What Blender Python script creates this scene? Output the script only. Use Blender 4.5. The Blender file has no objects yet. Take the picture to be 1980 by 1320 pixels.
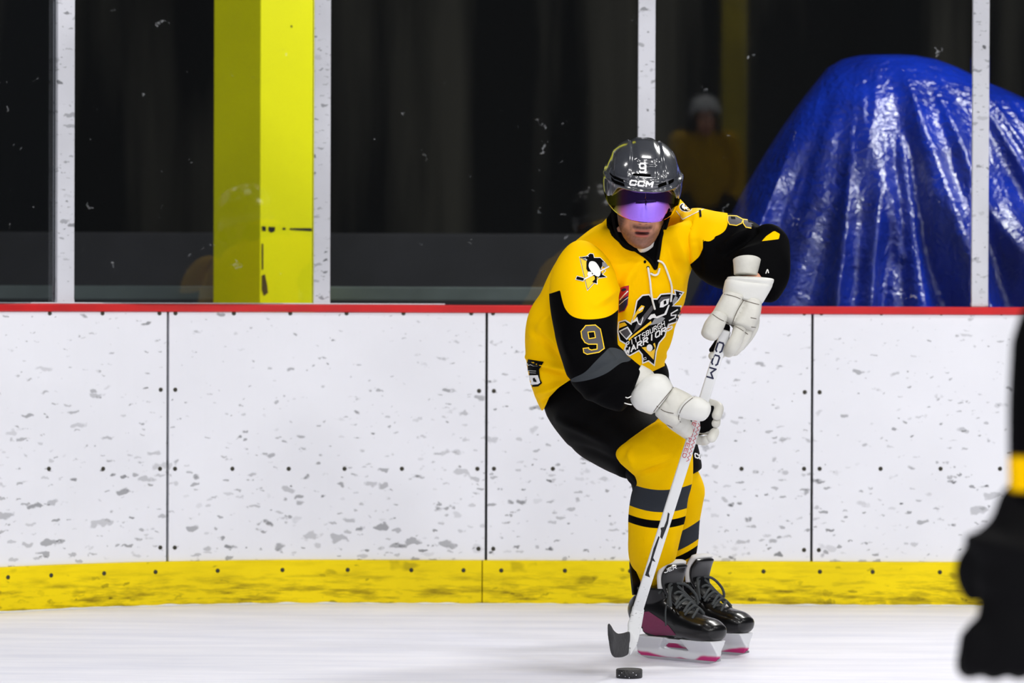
import bpy, bmesh, math, random
from mathutils import Vector, Matrix, noise
from mathutils.bvhtree import BVHTree
from mathutils.geometry import delaunay_2d_cdt

random.seed(7)
S = bpy.context.scene
COL = S.collection
R = math.radians

# ------------------------------------------------------------------ camera
F = 7200.0                      # focal length in pixels of the 1980 px wide frame
CH = 1.10                       # camera height above the ice
HOR = 572.0
TILT = math.atan((660 - HOR) / F)
ROLL = R(0.22)
cam_d = bpy.data.cameras.new('camera'); cam = bpy.data.objects.new('camera', cam_d); COL.objects.link(cam)
cam_d.sensor_width = 36.0; cam_d.lens = F / 1980 * 36.0
cam.location = (0, 0, CH)
cam.rotation_euler = (Matrix.Rotation(-TILT, 3, 'X') @ Matrix.Rotation(math.pi/2, 3, 'X') @ Matrix.Rotation(ROLL, 3, 'Z')).to_euler()
cam_d.clip_start = 0.1; cam_d.clip_end = 200
cam_d.dof.use_dof = True; cam_d.dof.focus_distance = 10.95; cam_d.dof.aperture_fstop = 4.2
S.camera = cam
CM = cam.rotation_euler.to_matrix()
CP = Vector((0, 0, CH))

# ------------------------------------------------------------------ world, lamps, exposure
S.view_settings.view_transform = 'Standard'; S.view_settings.look = 'None'
S.view_settings.gamma = 1.0; S.view_settings.exposure = 0.0
W = bpy.data.worlds.new('arena'); S.world = W; W.use_nodes = True
W.node_tree.nodes['Background'].inputs[0].default_value = (0.75, 0.85, 1.0, 1)
W.node_tree.nodes['Background'].inputs[1].default_value = 0.035
LAMP_W = 300
for ix, lx in enumerate((-5, 1.0, 7.0, 13.0)):
    for iy, ly in enumerate((-8, -2.0, 4.0, 10.0)):
        ld = bpy.data.lights.new('ceiling_lamp', 'AREA'); ld.shape = 'RECTANGLE'; ld.size = 1.4; ld.size_y = 0.8
        ld.energy = LAMP_W * (0.6 if lx < 0 else 1.02) * (1.7, 1.4, .8, .4)[iy]; ld.color = (1.0, 0.985, 0.97)
        lo = bpy.data.objects.new('ceiling_lamp', ld); COL.objects.link(lo); lo.location = (lx, ly, 6.8)

ld = bpy.data.lights.new('column_fill_light', 'AREA'); ld.size = 1.2; ld.energy = 185; ld.color = (1, .99, .95)  # added fill light, brightens the yellow column behind the glass
lo = bpy.data.objects.new('column_fill_light', ld); COL.objects.link(lo); lo.location = (2.4, 14.0, 4.3); lo.rotation_euler = (0, R(28), 0)

# ------------------------------------------------------------------ helpers
def P(u, v, Y):
    d = CM @ Vector(((u - 990) / F, -(v - 660) / F, -1.0))
    return CP + d * (Y / d.y)
def proj(p):
    q = CM.transposed() @ (p - CP)
    return 990 + F * q.x / -q.z, 660 - F * q.y / -q.z
def meta(o, label=None, cat=None, group=None, kind=None):
    if label: o['label'] = label
    if cat: o['category'] = cat
    if group: o['group'] = group
    if kind: o['kind'] = kind
    return o
def empty(name, loc, label=None, cat=None, group=None):
    o = bpy.data.objects.new(name, None); COL.objects.link(o); o.location = loc; o.empty_display_size = .1
    return meta(o, label, cat, group)
def link(name, me, mats, parent=None, smooth=True):
    if not isinstance(mats, (list, tuple)): mats = [mats]
    for m in mats: me.materials.append(m)
    if smooth:
        for p in me.polygons: p.use_smooth = True
    o = bpy.data.objects.new(name, me); COL.objects.link(o)
    if parent is not None:
        o.parent = parent
        M = Matrix.Identity(4); q = parent
        while q is not None:
            M = q.matrix_basis @ M; q = q.parent
        o.matrix_parent_inverse = Matrix.Identity(4)
        o.matrix_basis = M.inverted() @ Matrix.Identity(4)
    return o
def to_mesh(bm):
    bmesh.ops.recalc_face_normals(bm, faces=bm.faces[:])
    me = bpy.data.meshes.new('m'); bm.to_mesh(me); bm.free(); return me
def catmull(a, b, c, d, t):
    return 0.5 * ((b * 2) + (c - a) * t + (a * 2 - b * 5 + c * 4 - d) * t * t + (b * 3 - a - c * 3 + d) * t ** 3)
def rings_to_bm(bm, rings):
    vs = [[bm.verts.new(p) for p in r] for r in rings]
    n = len(rings[0])
    for i in range(len(vs) - 1):
        for j in range(n):
            bm.faces.new((vs[i][j], vs[i][(j + 1) % n], vs[i + 1][(j + 1) % n], vs[i + 1][j]))
    bm.faces.new(vs[0][::-1]); bm.faces.new(vs[-1])
def loft_w(bm, secs, n=40, sub=6, ex=2.0, cap0=0.0, cap1=0.0):
    """secs: (centre, half axis 1, depth radius)"""
    K = len(secs); out = []
    for i in range(K - 1):
        a, b, c, d = secs[max(i - 1, 0)], secs[i], secs[i + 1], secs[min(i + 2, K - 1)]
        for s in range(sub + (1 if i == K - 2 else 0)):
            t = s / sub
            out.append(tuple(catmull(a[k], b[k], c[k], d[k], t) for k in range(3)))
    rings = []
    M = len(out)
    def ring(c, a1, rd, T, sc=1.0):
        a2 = a1.cross(T)
        if a2.length < 1e-9: a2 = Vector((0, -1, 0))
        a2 = a2.normalized() * rd
        r = []
        for j in range(n):
            th = 2 * math.pi * j / n
            cc, ss = math.cos(th), math.sin(th)
            x = math.copysign(abs(cc) ** (2 / ex), cc); y = math.copysign(abs(ss) ** (2 / ex), ss)
            r.append(c + (a1 * x + a2 * y) * sc)
        return r
    Ts = [(out[min(i + 1, M - 1)][0] - out[max(i - 1, 0)][0]).normalized() for i in range(M)]
    if cap0 > 0:
        for k in range(5, 0, -1):
            th = k / 5.5 * math.pi / 2
            rings.append(ring(out[0][0] - Ts[0] * cap0 * math.sin(th), out[0][1], out[0][2], Ts[0], math.cos(th)))
    for i in range(M): rings.append(ring(out[i][0], out[i][1], out[i][2], Ts[i]))
    if cap1 > 0:
        for k in range(1, 6):
            th = k / 5.5 * math.pi / 2
            rings.append(ring(out[-1][0] + Ts[-1] * cap1 * math.sin(th), out[-1][1], out[-1][2], Ts[-1], math.cos(th)))
    rings_to_bm(bm, rings)
def loft(bm, secs, **kw):
    """secs in picture units: (uL,vL, uR,vR, Y, depth radius m [, YR])"""
    o = []
    for s in secs:
        a = P(s[0], s[1], s[4]); b = P(s[2], s[3], s[6] if len(s) > 6 else s[4])
        o.append(((a + b) / 2, (b - a) / 2, s[5]))
    loft_w(bm, o, **kw)
def tube(bm, pts, r, n=12, sub=5, flat=1.0, hint=None, cap=True):
    """pts world vectors; r number or list"""
    K = len(pts); rr = r if isinstance(r, (list, tuple)) else [r] * K
    out = []
    for i in range(K - 1):
        for s in range(sub + (1 if i == K - 2 else 0)):
            t = s / sub
            out.append((catmull(pts[max(i - 1, 0)], pts[i], pts[i + 1], pts[min(i + 2, K - 1)], t), rr[i] * (1 - t) + rr[i + 1] * t))
    M = len(out); hint = hint or Vector((0, -1, 0)); rings = []
    Ts = [(out[min(i + 1, M - 1)][0] - out[max(i - 1, 0)][0]).normalized() for i in range(M)]
    def ring(c, T, rad):
        h = hint if abs(hint.dot(T)) < .95 else Vector((.3, .2, .9)).normalized()
        a1 = T.cross(h).normalized(); a2 = a1.cross(T).normalized() * flat
        return [c + a1 * math.cos(2 * math.pi * j / n) * rad + a2 * math.sin(2 * math.pi * j / n) * rad for j in range(n)]
    if cap:
        for k in (4, 3, 2, 1):
            th = k / 4.4 * math.pi / 2; rings.append(ring(out[0][0] - Ts[0] * out[0][1] * math.sin(th), Ts[0], out[0][1] * math.cos(th)))
    for i in range(M): rings.append(ring(out[i][0], Ts[i], out[i][1]))
    if cap:
        for k in (1, 2, 3, 4):
            th = k / 4.4 * math.pi / 2; rings.append(ring(out[-1][0] + Ts[-1] * out[-1][1] * math.sin(th), Ts[-1], out[-1][1] * math.cos(th)))
    rings_to_bm(bm, rings)
def box(bm, c, s, M=None, bev=0.0):
    c = Vector(c); v = []
    r = bmesh.ops.create_cube(bm, size=1.0)
    for q in r['verts']:
        q.co = Vector((q.co.x * s[0], q.co.y * s[1], q.co.z * s[2])) + c
        if M is not None: q.co = M @ q.co
    if bev > 0:
        es = list({e for q in r['verts'] for e in q.link_edges})
        bmesh.ops.bevel(bm, geom=es, offset=bev, segments=2, affect='EDGES', profile=.6)
def remesh(bm, voxel, smooth=6, factor=.5, disp=None):
    """fuse overlapping closed shapes into one continuous surface"""
    me = to_mesh(bm); o = bpy.data.objects.new('t', me); COL.objects.link(o)
    m = o.modifiers.new('r', 'REMESH'); m.mode = 'VOXEL'; m.voxel_size = voxel; m.use_smooth_shade = True
    if smooth:
        s = o.modifiers.new('s', 'SMOOTH'); s.factor = factor; s.iterations = smooth
    bpy.context.view_layer.update()
    dg = bpy.context.evaluated_depsgraph_get()
    nm = bpy.data.meshes.new_from_object(o.evaluated_get(dg))
    bpy.data.objects.remove(o); bpy.data.meshes.remove(me)
    if disp:
        ns = [v.normal.copy() for v in nm.vertices]
        for v, nn in zip(nm.vertices, ns):
            v.co += nn * disp(v.co, nn)
        nm.update()
    return nm
def attr(me, name, fn):
    a = me.attributes.new(name, 'FLOAT', 'POINT')
    a.data.foreach_set('value', [fn(v.co) for v in me.vertices])
def segd(px, py, a, b):
    ax, ay = a; bx, by = b; dx, dy = bx - ax, by - ay
    t = max(0, min(1, ((px - ax) * dx + (py - ay) * dy) / (dx * dx + dy * dy + 1e-9)))
    return math.hypot(px - ax - t * dx, py - ay - t * dy), t
def poly_sdf(u, v, poly):
    """positive inside"""
    ins = False; d = 1e9; n = len(poly)
    for i in range(n):
        a, b = poly[i], poly[(i + 1) % n]
        if (a[1] > v) != (b[1] > v) and u < (b[0] - a[0]) * (v - a[1]) / (b[1] - a[1]) + a[0]: ins = not ins
        d = min(d, segd(u, v, a, b)[0])
    return d if ins else -d
def spl(pts, closed=False, k=5):
    n = len(pts); V_ = [Vector(p) for p in pts]; out = []
    for i in range(n if closed else n - 1):
        g = (lambda q: V_[q % n]) if closed else (lambda q: V_[max(0, min(n - 1, q))])
        for s_ in range(k): out.append(tuple(catmull(g(i - 1), g(i), g(i + 1), g(i + 2), s_ / k)))
    if not closed: out.append(tuple(pts[-1]))
    return out
def folds(lst, base=0.0, bscale=9.0, sq=(1, 1, .35)):
    """soft cloth relief: list of (p, q, width px, height m) plus low stretched noise"""
    def f(co, nn):
        u, v = proj(co); h = 0
        for a, b, w, amp in lst:
            d, t = segd(u, v, a, b)
            if d < 3 * w: h += 1.5 * amp * math.exp(-(d / w) ** 2) * (0.35 + 0.65 * math.sin(math.pi * min(max(t, .08), .92)))
        if base: h += base * noise.noise(Vector((co.x * sq[0], co.y * sq[1], co.z * sq[2])) * bscale)
        return h
    return f
# ------------------------------------------------------------------ materials
def lin(c): 
    c = c / 255.0
    return c / 12.92 if c <= .04045 else ((c + .055) / 1.055) ** 2.4
def rgb(r, g, b): return (lin(r), lin(g), lin(b), 1)
def new_mat(name):
    m = bpy.data.materials.new(name); m.use_nodes = True
    return m, m.node_tree.nodes, m.node_tree.links, m.node_tree.nodes['Principled BSDF']
def mat(name, col, rough=.6, metal=0, bump=0, bscale=60, layers=(), sheen=0, coat=0, vary=0, vscale=4, spec=.5, stretch=(1, 1, 1), soft=()):
    m, N, L, b = new_mat(name)
    b.inputs['Roughness'].default_value = rough; b.inputs['Metallic'].default_value = metal
    b.inputs['Sheen Weight'].default_value = sheen; b.inputs['Coat Weight'].default_value = coat
    b.inputs['Specular IOR Level'].default_value = spec
    b.inputs['Coat Roughness'].default_value = .08
    tc = N.new('ShaderNodeTexCoord'); mp = N.new('ShaderNodeMapping'); mp.inputs['Scale'].default_value = stretch
    L.new(tc.outputs['Object'], mp.inputs[0])
    cur = None
    rgbn = N.new('ShaderNodeRGB'); rgbn.outputs[0].default_value = col; cur = rgbn.outputs[0]
    if vary:
        nz = N.new('ShaderNodeTexNoise'); nz.inputs['Scale'].default_value = vscale; nz.inputs['Detail'].default_value = 4
        L.new(mp.outputs[0], nz.inputs[0])
        mr = N.new('ShaderNodeMapRange'); mr.inputs[1].default_value = .3; mr.inputs[2].default_value = .7
        mr.inputs[3].default_value = 1 - vary; mr.inputs[4].default_value = 1 + vary * .4
        L.new(nz.outputs[0], mr.inputs[0])
        mx = N.new('ShaderNodeVectorMath'); mx.operation = 'SCALE'; L.new(cur, mx.inputs[0]); L.new(mr.outputs[0], mx.inputs[3]); cur = mx.outputs[0]
    for an, c in layers:
        at = N.new('ShaderNodeAttribute'); at.attribute_name = an
        mr = N.new('ShaderNodeMapRange'); mr.inputs[1].default_value = -.35; mr.inputs[2].default_value = .35
        if an in soft: mr.inputs[1].default_value = 0; mr.inputs[2].default_value = 1
        L.new(at.outputs['Fac'], mr.inputs[0])
        mx = N.new('ShaderNodeMix'); mx.data_type = 'RGBA'; mx.inputs[7].default_value = c
        L.new(mr.outputs[0], mx.inputs[0]); L.new(cur, mx.inputs[6]); cur = mx.outputs[2]
    L.new(cur, b.inputs['Base Color'])
    if bump:
        nz = N.new('ShaderNodeTexNoise'); nz.inputs['Scale'].default_value = bscale; nz.inputs['Detail'].default_value = 3
        L.new(mp.outputs[0], nz.inputs[0])
        bp = N.new('ShaderNodeBump'); bp.inputs['Strength'].default_value = bump; bp.inputs['Distance'].default_value = .01
        L.new(nz.outputs[0], bp.inputs['Height']); L.new(bp.outputs[0], b.inputs['Normal'])
    return m
YEL = rgb(255, 200, 0); BLK = (.002, .002, .0024, 1); CHAR = rgb(50, 54, 58); GOLD = rgb(255, 205, 20); WHT = (.82, .82, .8, 1)

def scuffed(name, col, marks=((18, .5, .15), (34, .55, .14)), rough=.45, dark=(.06, .065, .07, 1), strength=.95, haze=.06, coord='Object', low=None, smear=None):
    """painted plastic with rubber scuffs: each mark is one warped, stretched voronoi cell"""
    m, N, L, b = new_mat(name)
    b.inputs['Roughness'].default_value = rough; b.inputs['Specular IOR Level'].default_value = .2
    tc = N.new('ShaderNodeTexCoord'); src = tc.outputs[coord]
    rgbn = N.new('ShaderNodeRGB'); rgbn.outputs[0].default_value = col; cur = rgbn.outputs[0]
    nz = N.new('ShaderNodeTexNoise'); nz.inputs['Scale'].default_value = 2.2; nz.inputs['Detail'].default_value = 5
    L.new(src, nz.inputs[0])
    hz = N.new('ShaderNodeMapRange'); hz.inputs[1].default_value = .35; hz.inputs[2].default_value = .7; hz.inputs[3].default_value = 1; hz.inputs[4].default_value = 1 - haze
    L.new(nz.outputs[0], hz.inputs[0])
    sc = N.new('ShaderNodeVectorMath'); sc.operation = 'SCALE'; L.new(cur, sc.inputs[0]); L.new(hz.outputs[0], sc.inputs[3]); cur = sc.outputs[0]
    sep = N.new('ShaderNodeSeparateXYZ'); L.new(src, sep.inputs[0])
    if smear:
        mp = N.new('ShaderNodeMapping'); mp.inputs['Scale'].default_value = (2.2, 2.2, 16); L.new(src, mp.inputs[0])
        n3 = N.new('ShaderNodeTexNoise'); n3.inputs['Scale'].default_value = 3; n3.inputs['Detail'].default_value = 7; n3.inputs['Roughness'].default_value = .65; L.new(mp.outputs[0], n3.inputs[0])
        a_ = N.new('ShaderNodeMapRange'); a_.inputs[1].default_value = .46; a_.inputs[2].default_value = .72; L.new(n3.outputs[0], a_.inputs[0])
        b_ = N.new('ShaderNodeMapRange'); b_.inputs[1].default_value = .13; b_.inputs[2].default_value = .05; b_.inputs[3].default_value = .15; b_.inputs[4].default_value = 1; L.new(sep.outputs[2], b_.inputs[0])
        c_ = N.new('ShaderNodeMath'); c_.operation = 'MULTIPLY'; L.new(a_.outputs[0], c_.inputs[0]); L.new(b_.outputs[0], c_.inputs[1])
        mx = N.new('ShaderNodeMix'); mx.data_type = 'RGBA'; mx.inputs[7].default_value = smear; L.new(c_.outputs[0], mx.inputs[0]); L.new(cur, mx.inputs[6]); cur = mx.outputs[2]
    for k, (scale, dens, size) in enumerate(marks):
        for rot in (.35, -.9):
            mp = N.new('ShaderNodeMapping'); mp.inputs['Rotation'].default_value = (0, rot, 0); mp.inputs['Scale'].default_value = (scale * .62, 0.0, scale * 1.5)
            mp.inputs['Location'].default_value = (k * 3.7 + rot * 5, 0, k * 1.3)
            L.new(src, mp.inputs[0])
            n2 = N.new('ShaderNodeTexNoise'); n2.inputs['Scale'].default_value = scale * 1.3; n2.inputs['Detail'].default_value = 2; L.new(src, n2.inputs[0])
            ad = N.new('ShaderNodeVectorMath'); ad.operation = 'MULTIPLY_ADD'; ad.inputs[1].default_value = (1.1, 1.1, 1.1)
            L.new(n2.outputs['Color'], ad.inputs[0]); L.new(mp.outputs[0], ad.inputs[2])
            vo = N.new('ShaderNodeTexVoronoi'); vo.voronoi_dimensions = '3D'; vo.inputs['Scale'].default_value = 1.0; L.new(ad.outputs[0], vo.inputs[0])
            sp = N.new('ShaderNodeSeparateColor'); L.new(vo.outputs['Color'], sp.inputs[0])
            # radius by cell, many cells empty
            rr = N.new('ShaderNodeMapRange'); rr.inputs[1].default_value = 1 - dens; rr.inputs[2].default_value = 1; rr.inputs[3].default_value = 0.0; rr.inputs[4].default_value = size * 2.2
            L.new(sp.outputs[0], rr.inputs[0])
            if low is not None:
                lw = N.new('ShaderNodeMapRange'); lw.inputs[1].default_value = low[0]; lw.inputs[2].default_value = low[1]; lw.inputs[3].default_value = low[2]; lw.inputs[4].default_value = low[3]
                L.new(sep.outputs[2], lw.inputs[0])
                ml = N.new('ShaderNodeMath'); ml.operation = 'MULTIPLY'; L.new(rr.outputs[0], ml.inputs[0]); L.new(lw.outputs[0], ml.inputs[1]); rout = ml.outputs[0]
            else: rout = rr.outputs[0]
            sb = N.new('ShaderNodeMath'); sb.operation = 'SUBTRACT'; L.new(rout, sb.inputs[0]); L.new(vo.outputs['Distance'], sb.inputs[1])
            st = N.new('ShaderNodeMapRange'); st.inputs[1].default_value = 0; st.inputs[2].default_value = .10; st.inputs[3].default_value = 0; st.inputs[4].default_value = 1
            L.new(sb.outputs[0], st.inputs[0])
            pw = N.new('ShaderNodeMath'); pw.operation = 'POWER'; pw.inputs[1].default_value = 1.5; L.new(sp.outputs[1], pw.inputs[0])
            mu = N.new('ShaderNodeMath'); mu.operation = 'MULTIPLY'; L.new(st.outputs[0], mu.inputs[0]); L.new(pw.outputs[0], mu.inputs[1])
            m2 = N.new('ShaderNodeMath'); m2.operation = 'MULTIPLY'; m2.inputs[1].default_value = strength; L.new(mu.outputs[0], m2.inputs[0])
            mx = N.new('ShaderNodeMix'); mx.data_type = 'RGBA'; mx.inputs[7].default_value = dark
            L.new(m2.outputs[0], mx.inputs[0]); L.new(cur, mx.inputs[6]); cur = mx.outputs[2]
    L.new(cur, b.inputs['Base Color'])
    return m

M_board = scuffed('board_plastic', (.84, .85, .90, 1), low=(0.15, 1.05, 1.35, .72))
M_kick = scuffed('kick_plastic', rgb(250, 222, 0), marks=((8, .6, .16), (24, .5, .16)), dark=rgb(95, 80, 5), strength=.85, haze=.18, low=(0.0, .16, 1.35, .6), smear=rgb(105, 85, 5))
M_post = scuffed('post_paint', (.66, .67, .72, 1), marks=((26, .7, .17), (48, .6, .15)), strength=.95, haze=.22)
M_colm = scuffed('column_paint', rgb(238, 234, 0), marks=((7, .25, .07),), strength=.4, haze=.06, rough=.5)
M_red = mat('red_cap_plastic', rgb(205, 18, 24), .35, vary=.2, vscale=6)
M_snow = mat('rime', (.8, .82, .88, 1), .8, bump=.3)
M_seam = mat('seam_gap', (.02, .02, .02, 1), .8)
M_screw = mat('screw_head', (.03, .028, .015, 1), .5, metal=.2)
M_sill = mat('sill_concrete', rgb(92, 102, 102), .8, vary=.35, vscale=3)
M_base = mat('stands_reflection_grey', rgb(34, 34, 38), .9, vary=.5, vscale=2.2)
M_floor2 = mat('rubber_floor', rgb(40, 40, 42), .9)

# ice
def ice_mat():
    m, N, L, b = new_mat('ice')
    tc = N.new('ShaderNodeTexCoord'); mp = N.new('ShaderNodeMapping'); mp.inputs['Scale'].default_value = (.9, 5, 1)
    L.new(tc.outputs['Object'], mp.inputs[0])
    nz = N.new('ShaderNodeTexNoise'); nz.inputs['Scale'].default_value = 1.6; nz.inputs['Detail'].default_value = 7; nz.inputs['Roughness'].default_value = .6
    L.new(mp.outputs[0], nz.inputs[0])
    cr = N.new('ShaderNodeValToRGB'); cr.color_ramp.elements[0].position = .32; cr.color_ramp.elements[0].color = (.72, .73, .84, 1)
    cr.color_ramp.elements[1].position = .62; cr.color_ramp.elements[1].color = (.86, .86, .94, 1)
    L.new(nz.outputs[0], cr.inputs[0]); L.new(cr.outputs[0], b.inputs['Base Color'])
    b.inputs['Roughness'].default_value = .42; b.inputs['Specular IOR Level'].default_value = .3
    bp = N.new('ShaderNodeBump'); bp.inputs['Strength'].default_value = .25; bp.inputs['Distance'].default_value = .01
    L.new(nz.outputs[0], bp.inputs['Height']); L.new(bp.outputs[0], b.inputs['Normal'])
    return m
M_ice = ice_mat()
def glass_mat(name, tint=(.93, .95, .96, 1)):
    m = bpy.data.materials.new(name); m.use_nodes = True; N = m.node_tree.nodes; L = m.node_tree.links
    N.remove(N['Principled BSDF'])
    t = N.new('ShaderNodeBsdfTransparent'); t.inputs[0].default_value = tint
    g = N.new('ShaderNodeBsdfGlossy'); g.inputs['Roughness'].default_value = .02
    d = N.new('ShaderNodeBsdfDiffuse'); d.inputs[0].default_value = (.7, .72, .75, 1)
    fr = N.new('ShaderNodeFresnel'); fr.inputs[0].default_value = 1.49
    mx = N.new('ShaderNodeMixShader'); L.new(fr.outputs[0], mx.inputs[0]); L.new(t.outputs[0], mx.inputs[1]); L.new(g.outputs[0], mx.inputs[2])
    # rubbed specks and a little haze on the pane
    tc = N.new('ShaderNodeTexCoord'); vo = N.new('ShaderNodeTexVoronoi'); vo.inputs['Scale'].default_value = 12
    nz = N.new('ShaderNodeTexNoise'); nz.inputs['Scale'].default_value = 25
    L.new(tc.outputs['Object'], nz.inputs[0])
    ad = N.new('ShaderNodeVectorMath'); ad.operation = 'MULTIPLY_ADD'; ad.inputs[1].default_value = (.12, .12, .12)
    L.new(nz.outputs['Color'], ad.inputs[0]); L.new(tc.outputs['Object'], ad.inputs[2]); L.new(ad.outputs[0], vo.inputs[0])
    sp = N.new('ShaderNodeSeparateColor'); L.new(vo.outputs['Color'], sp.inputs[0])
    r = N.new('ShaderNodeMapRange'); r.inputs[1].default_value = .45; r.inputs[2].default_value = 1; r.inputs[3].default_value = 0; r.inputs[4].default_value = .14; L.new(sp.outputs[0], r.inputs[0])
    sb = N.new('ShaderNodeMath'); sb.operation = 'SUBTRACT'; L.new(r.outputs[0], sb.inputs[0]); L.new(vo.outputs['Distance'], sb.inputs[1])
    st = N.new('ShaderNodeMapRange'); st.inputs[1].default_value = 0; st.inputs[2].default_value = .08; st.inputs[3].default_value = .0015; st.inputs[4].default_value = .22; L.new(sb.outputs[0], st.inputs[0])
    m2 = N.new('ShaderNodeMixShader'); L.new(st.outputs[0], m2.inputs[0]); L.new(mx.outputs[0], m2.inputs[1]); L.new(d.outputs[0], m2.inputs[2])
    L.new(m2.outputs[0], N['Material Output'].inputs[0])
    return m
M_glass = glass_mat('rink_glass')
def back_mat():
    m, N, L, b = new_mat('dark_cladding')
    tc = N.new('ShaderNodeTexCoord'); mp = N.new('ShaderNodeMapping'); mp.inputs['Scale'].default_value = (1.9, .1, .16)
    L.new(tc.outputs['Object'], mp.inputs[0])
    nz = N.new('ShaderNodeTexNoise'); nz.inputs['Scale'].default_value = 1.5; nz.inputs['Detail'].default_value = 5
    L.new(mp.outputs[0], nz.inputs[0])
    cr = N.new('ShaderNodeValToRGB'); e = cr.color_ramp.elements
    e[0].position = .47; e[0].color = (.0016, .0016, .0016, 1); e[1].position = .70; e[1].color = (.034, .032, .026, 1)
    L.new(nz.outputs[0], cr.inputs[0]); L.new(cr.outputs[0], b.inputs['Base Color'])
    b.inputs['Roughness'].default_value = .9; b.inputs['Specular IOR Level'].default_value = .1
    return m
M_back = back_mat()

# ------------------------------------------------------------------ the boards' line in plan
DB = 13.3; X0 = -0.55; RC = 1.95
def wall_pt(s, off=0.0):
    """s metres along the boards to the right of X0; off = metres behind the face. Left of X0 they bend towards the rink"""
    if s >= 0: return Vector((X0 + s, DB + off, 0)), Vector((0, -1, 0))
    a = -s / RC
    c = Vector((X0, DB - RC, 0))
    n = Vector((math.sin(a), -math.cos(a), 0))            # towards the rink
    return c + Vector((-math.sin(a), math.cos(a), 0)) * (RC + off), n
def s_of(u):
    lo, hi = -4.0, 4.0
    for _ in range(50):
        mid = (lo + hi) / 2; p, n = wall_pt(mid); uu = 990 + F * p.x / p.y
        if uu < u: lo = mid
        else: hi = mid
    return lo
def strip(name, s0, s1, z0, z1, off0, off1, m, parent=None, bev=.002, step=.06):
    """solid bar following the boards between s0 and s1; off0 is the rink face, off1 the rear"""
    n = max(1, int(abs(s1 - s0) / step)); bm = bmesh.new(); rings = []
    for i in range(n + 1):
        s = s0 + (s1 - s0) * i / n
        a, _ = wall_pt(s, off0); b, _ = wall_pt(s, off1)
        rings.append([a + Vector((0, 0, z0)), a + Vector((0, 0, z1)), b + Vector((0, 0, z1)), b + Vector((0, 0, z0))])
    rings_to_bm(bm, rings)
    o = link(name, to_mesh(bm), m, parent, smooth=False)
    if bev: 
        bv = o.modifiers.new('b', 'BEVEL'); bv.width = bev; bv.segments = 2; bv.limit_method = 'ANGLE'
    return o
def zof(u, v, s=None):
    p, n = wall_pt(s_of(u) if s is None else s)
    return P(u, v, p.y).z
HB = 1.067; ZK = .155
# ice
bm = bmesh.new(); box(bm, (4, -2, -.05), (40, 34, .1)); meta(link('floor', to_mesh(bm), M_ice, smooth=False), kind='structure')
bm = bmesh.new(); box(bm, (4, 21, -.06), (40, 12, .1)); meta(link('floor_lobby', to_mesh(bm), M_floor2, smooth=False), kind='structure')
# back wall: ribbed dark cladding
bm = bmesh.new()
xs = [-8 + i * .02 for i in range(1000)]; prev = None
for x in xs:
    y = 19.0 + .035 * math.sin(x * 9) + .03 * noise.noise(Vector((x * 2.1, 0, 0)))
    a = bm.verts.new((x, y, -.01)); b_ = bm.verts.new((x, y, 8)); a2 = bm.verts.new((x, 19.3, -.01)); b2 = bm.verts.new((x, 19.3, 8))
    if prev:
        bm.faces.new((prev[0], a, b_, prev[1])); bm.faces.new((prev[2], prev[3], b2, a2)); bm.faces.new((prev[1], b_, b2, prev[3]))
    prev = (a, b_, a2, b2)
meta(link('wall_back', to_mesh(bm), M_back), kind='structure')

# board panels
seams = [s_of(-300), s_of(325), s_of(941), s_of(1571), s_of(2200)]
plabs = ['white scuffed rink board panel at the far left, left of the first seam',
         'white scuffed rink board panel below the yellow column, between first and second seams',
         'white scuffed rink board panel directly behind the skating player',
         'white scuffed rink board panel at the right, behind the blurred player']
scr = bmesh.new(); bmesh.ops.create_uvsphere(scr, u_segments=14, v_segments=8, radius=.0078)
for v in scr.verts: v.co.y *= .45
scr_me = to_mesh(scr); scr_me.materials.append(M_screw)
for p in scr_me.polygons: p.use_smooth = True
def screw(parent, s, z, off=0.0):
    p, n = wall_pt(s, off); o = bpy.data.objects.new('screw', scr_me); COL.objects.link(o)
    o.parent = parent; o.location = p + Vector((0, 0, z)); o.rotation_euler = (0, 0, math.atan2(n.x, -n.y))
top_px = [[96, 198, 308], [339, 452, 561, 670, 780, 911], [953, 1070, 1170, 1313, 1442, 1555], [1588, 1704, 1820, 1936]]
mid_px = [[95, 200, 310], [339, 450, 559, 667, 778, 924], [956, 1070, 1180, 1300, 1435, 1556], [1586, 1704, 1820, 1935]]
kick_px = [13, 97, 200, 300, 421, 547, 674, 797, 898, 971, 1094, 1220, 1355, 1478, 1587, 1689, 1819]
for k in range(4):
    s0, s1 = seams[k] + .0045, seams[k + 1] - .0045
    o = strip('board_panel', s0, s1, ZK, HB - .028, 0, .03, M_board)
    meta(o, plabs[k], 'rink board', 'white board panels of the rink')
    for u in top_px[k]: screw(o, s_of(u), zof(u, 605.5))
    for u in mid_px[k]: screw(o, s_of(u), zof(u, 906))
    for s, edge in ((s0, k > 0), (s1, k < 3)):
        if not edge: continue
        ss = s + (.022 if s == s0 else -.022)
        for v in (752, 1057): screw(o, ss, zof(0, v, ss))
o = strip('board_frame', seams[0], seams[4], 0, HB - .03, .031, .11, M_seam, bev=0); meta(o, kind='structure'); o.name = 'trim_board_frame'
ks = [seams[0], s_of(934), seams[4]]
for k, lab in enumerate(('yellow scuffed kick plate along the ice, left of its joint', 'yellow scuffed kick plate along the ice, right of its joint behind the skater')):
    o = strip('kick_plate', ks[k] + .0015, ks[k + 1] - .0015, .0, ZK, -.012, .03, M_kick); meta(o, lab, 'kick plate', 'yellow kick plates')
    for u in kick_px:
        s = s_of(u)
        if ks[k] < s < ks[k + 1]: screw(o, s, ZK - .035, -.012)
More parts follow.
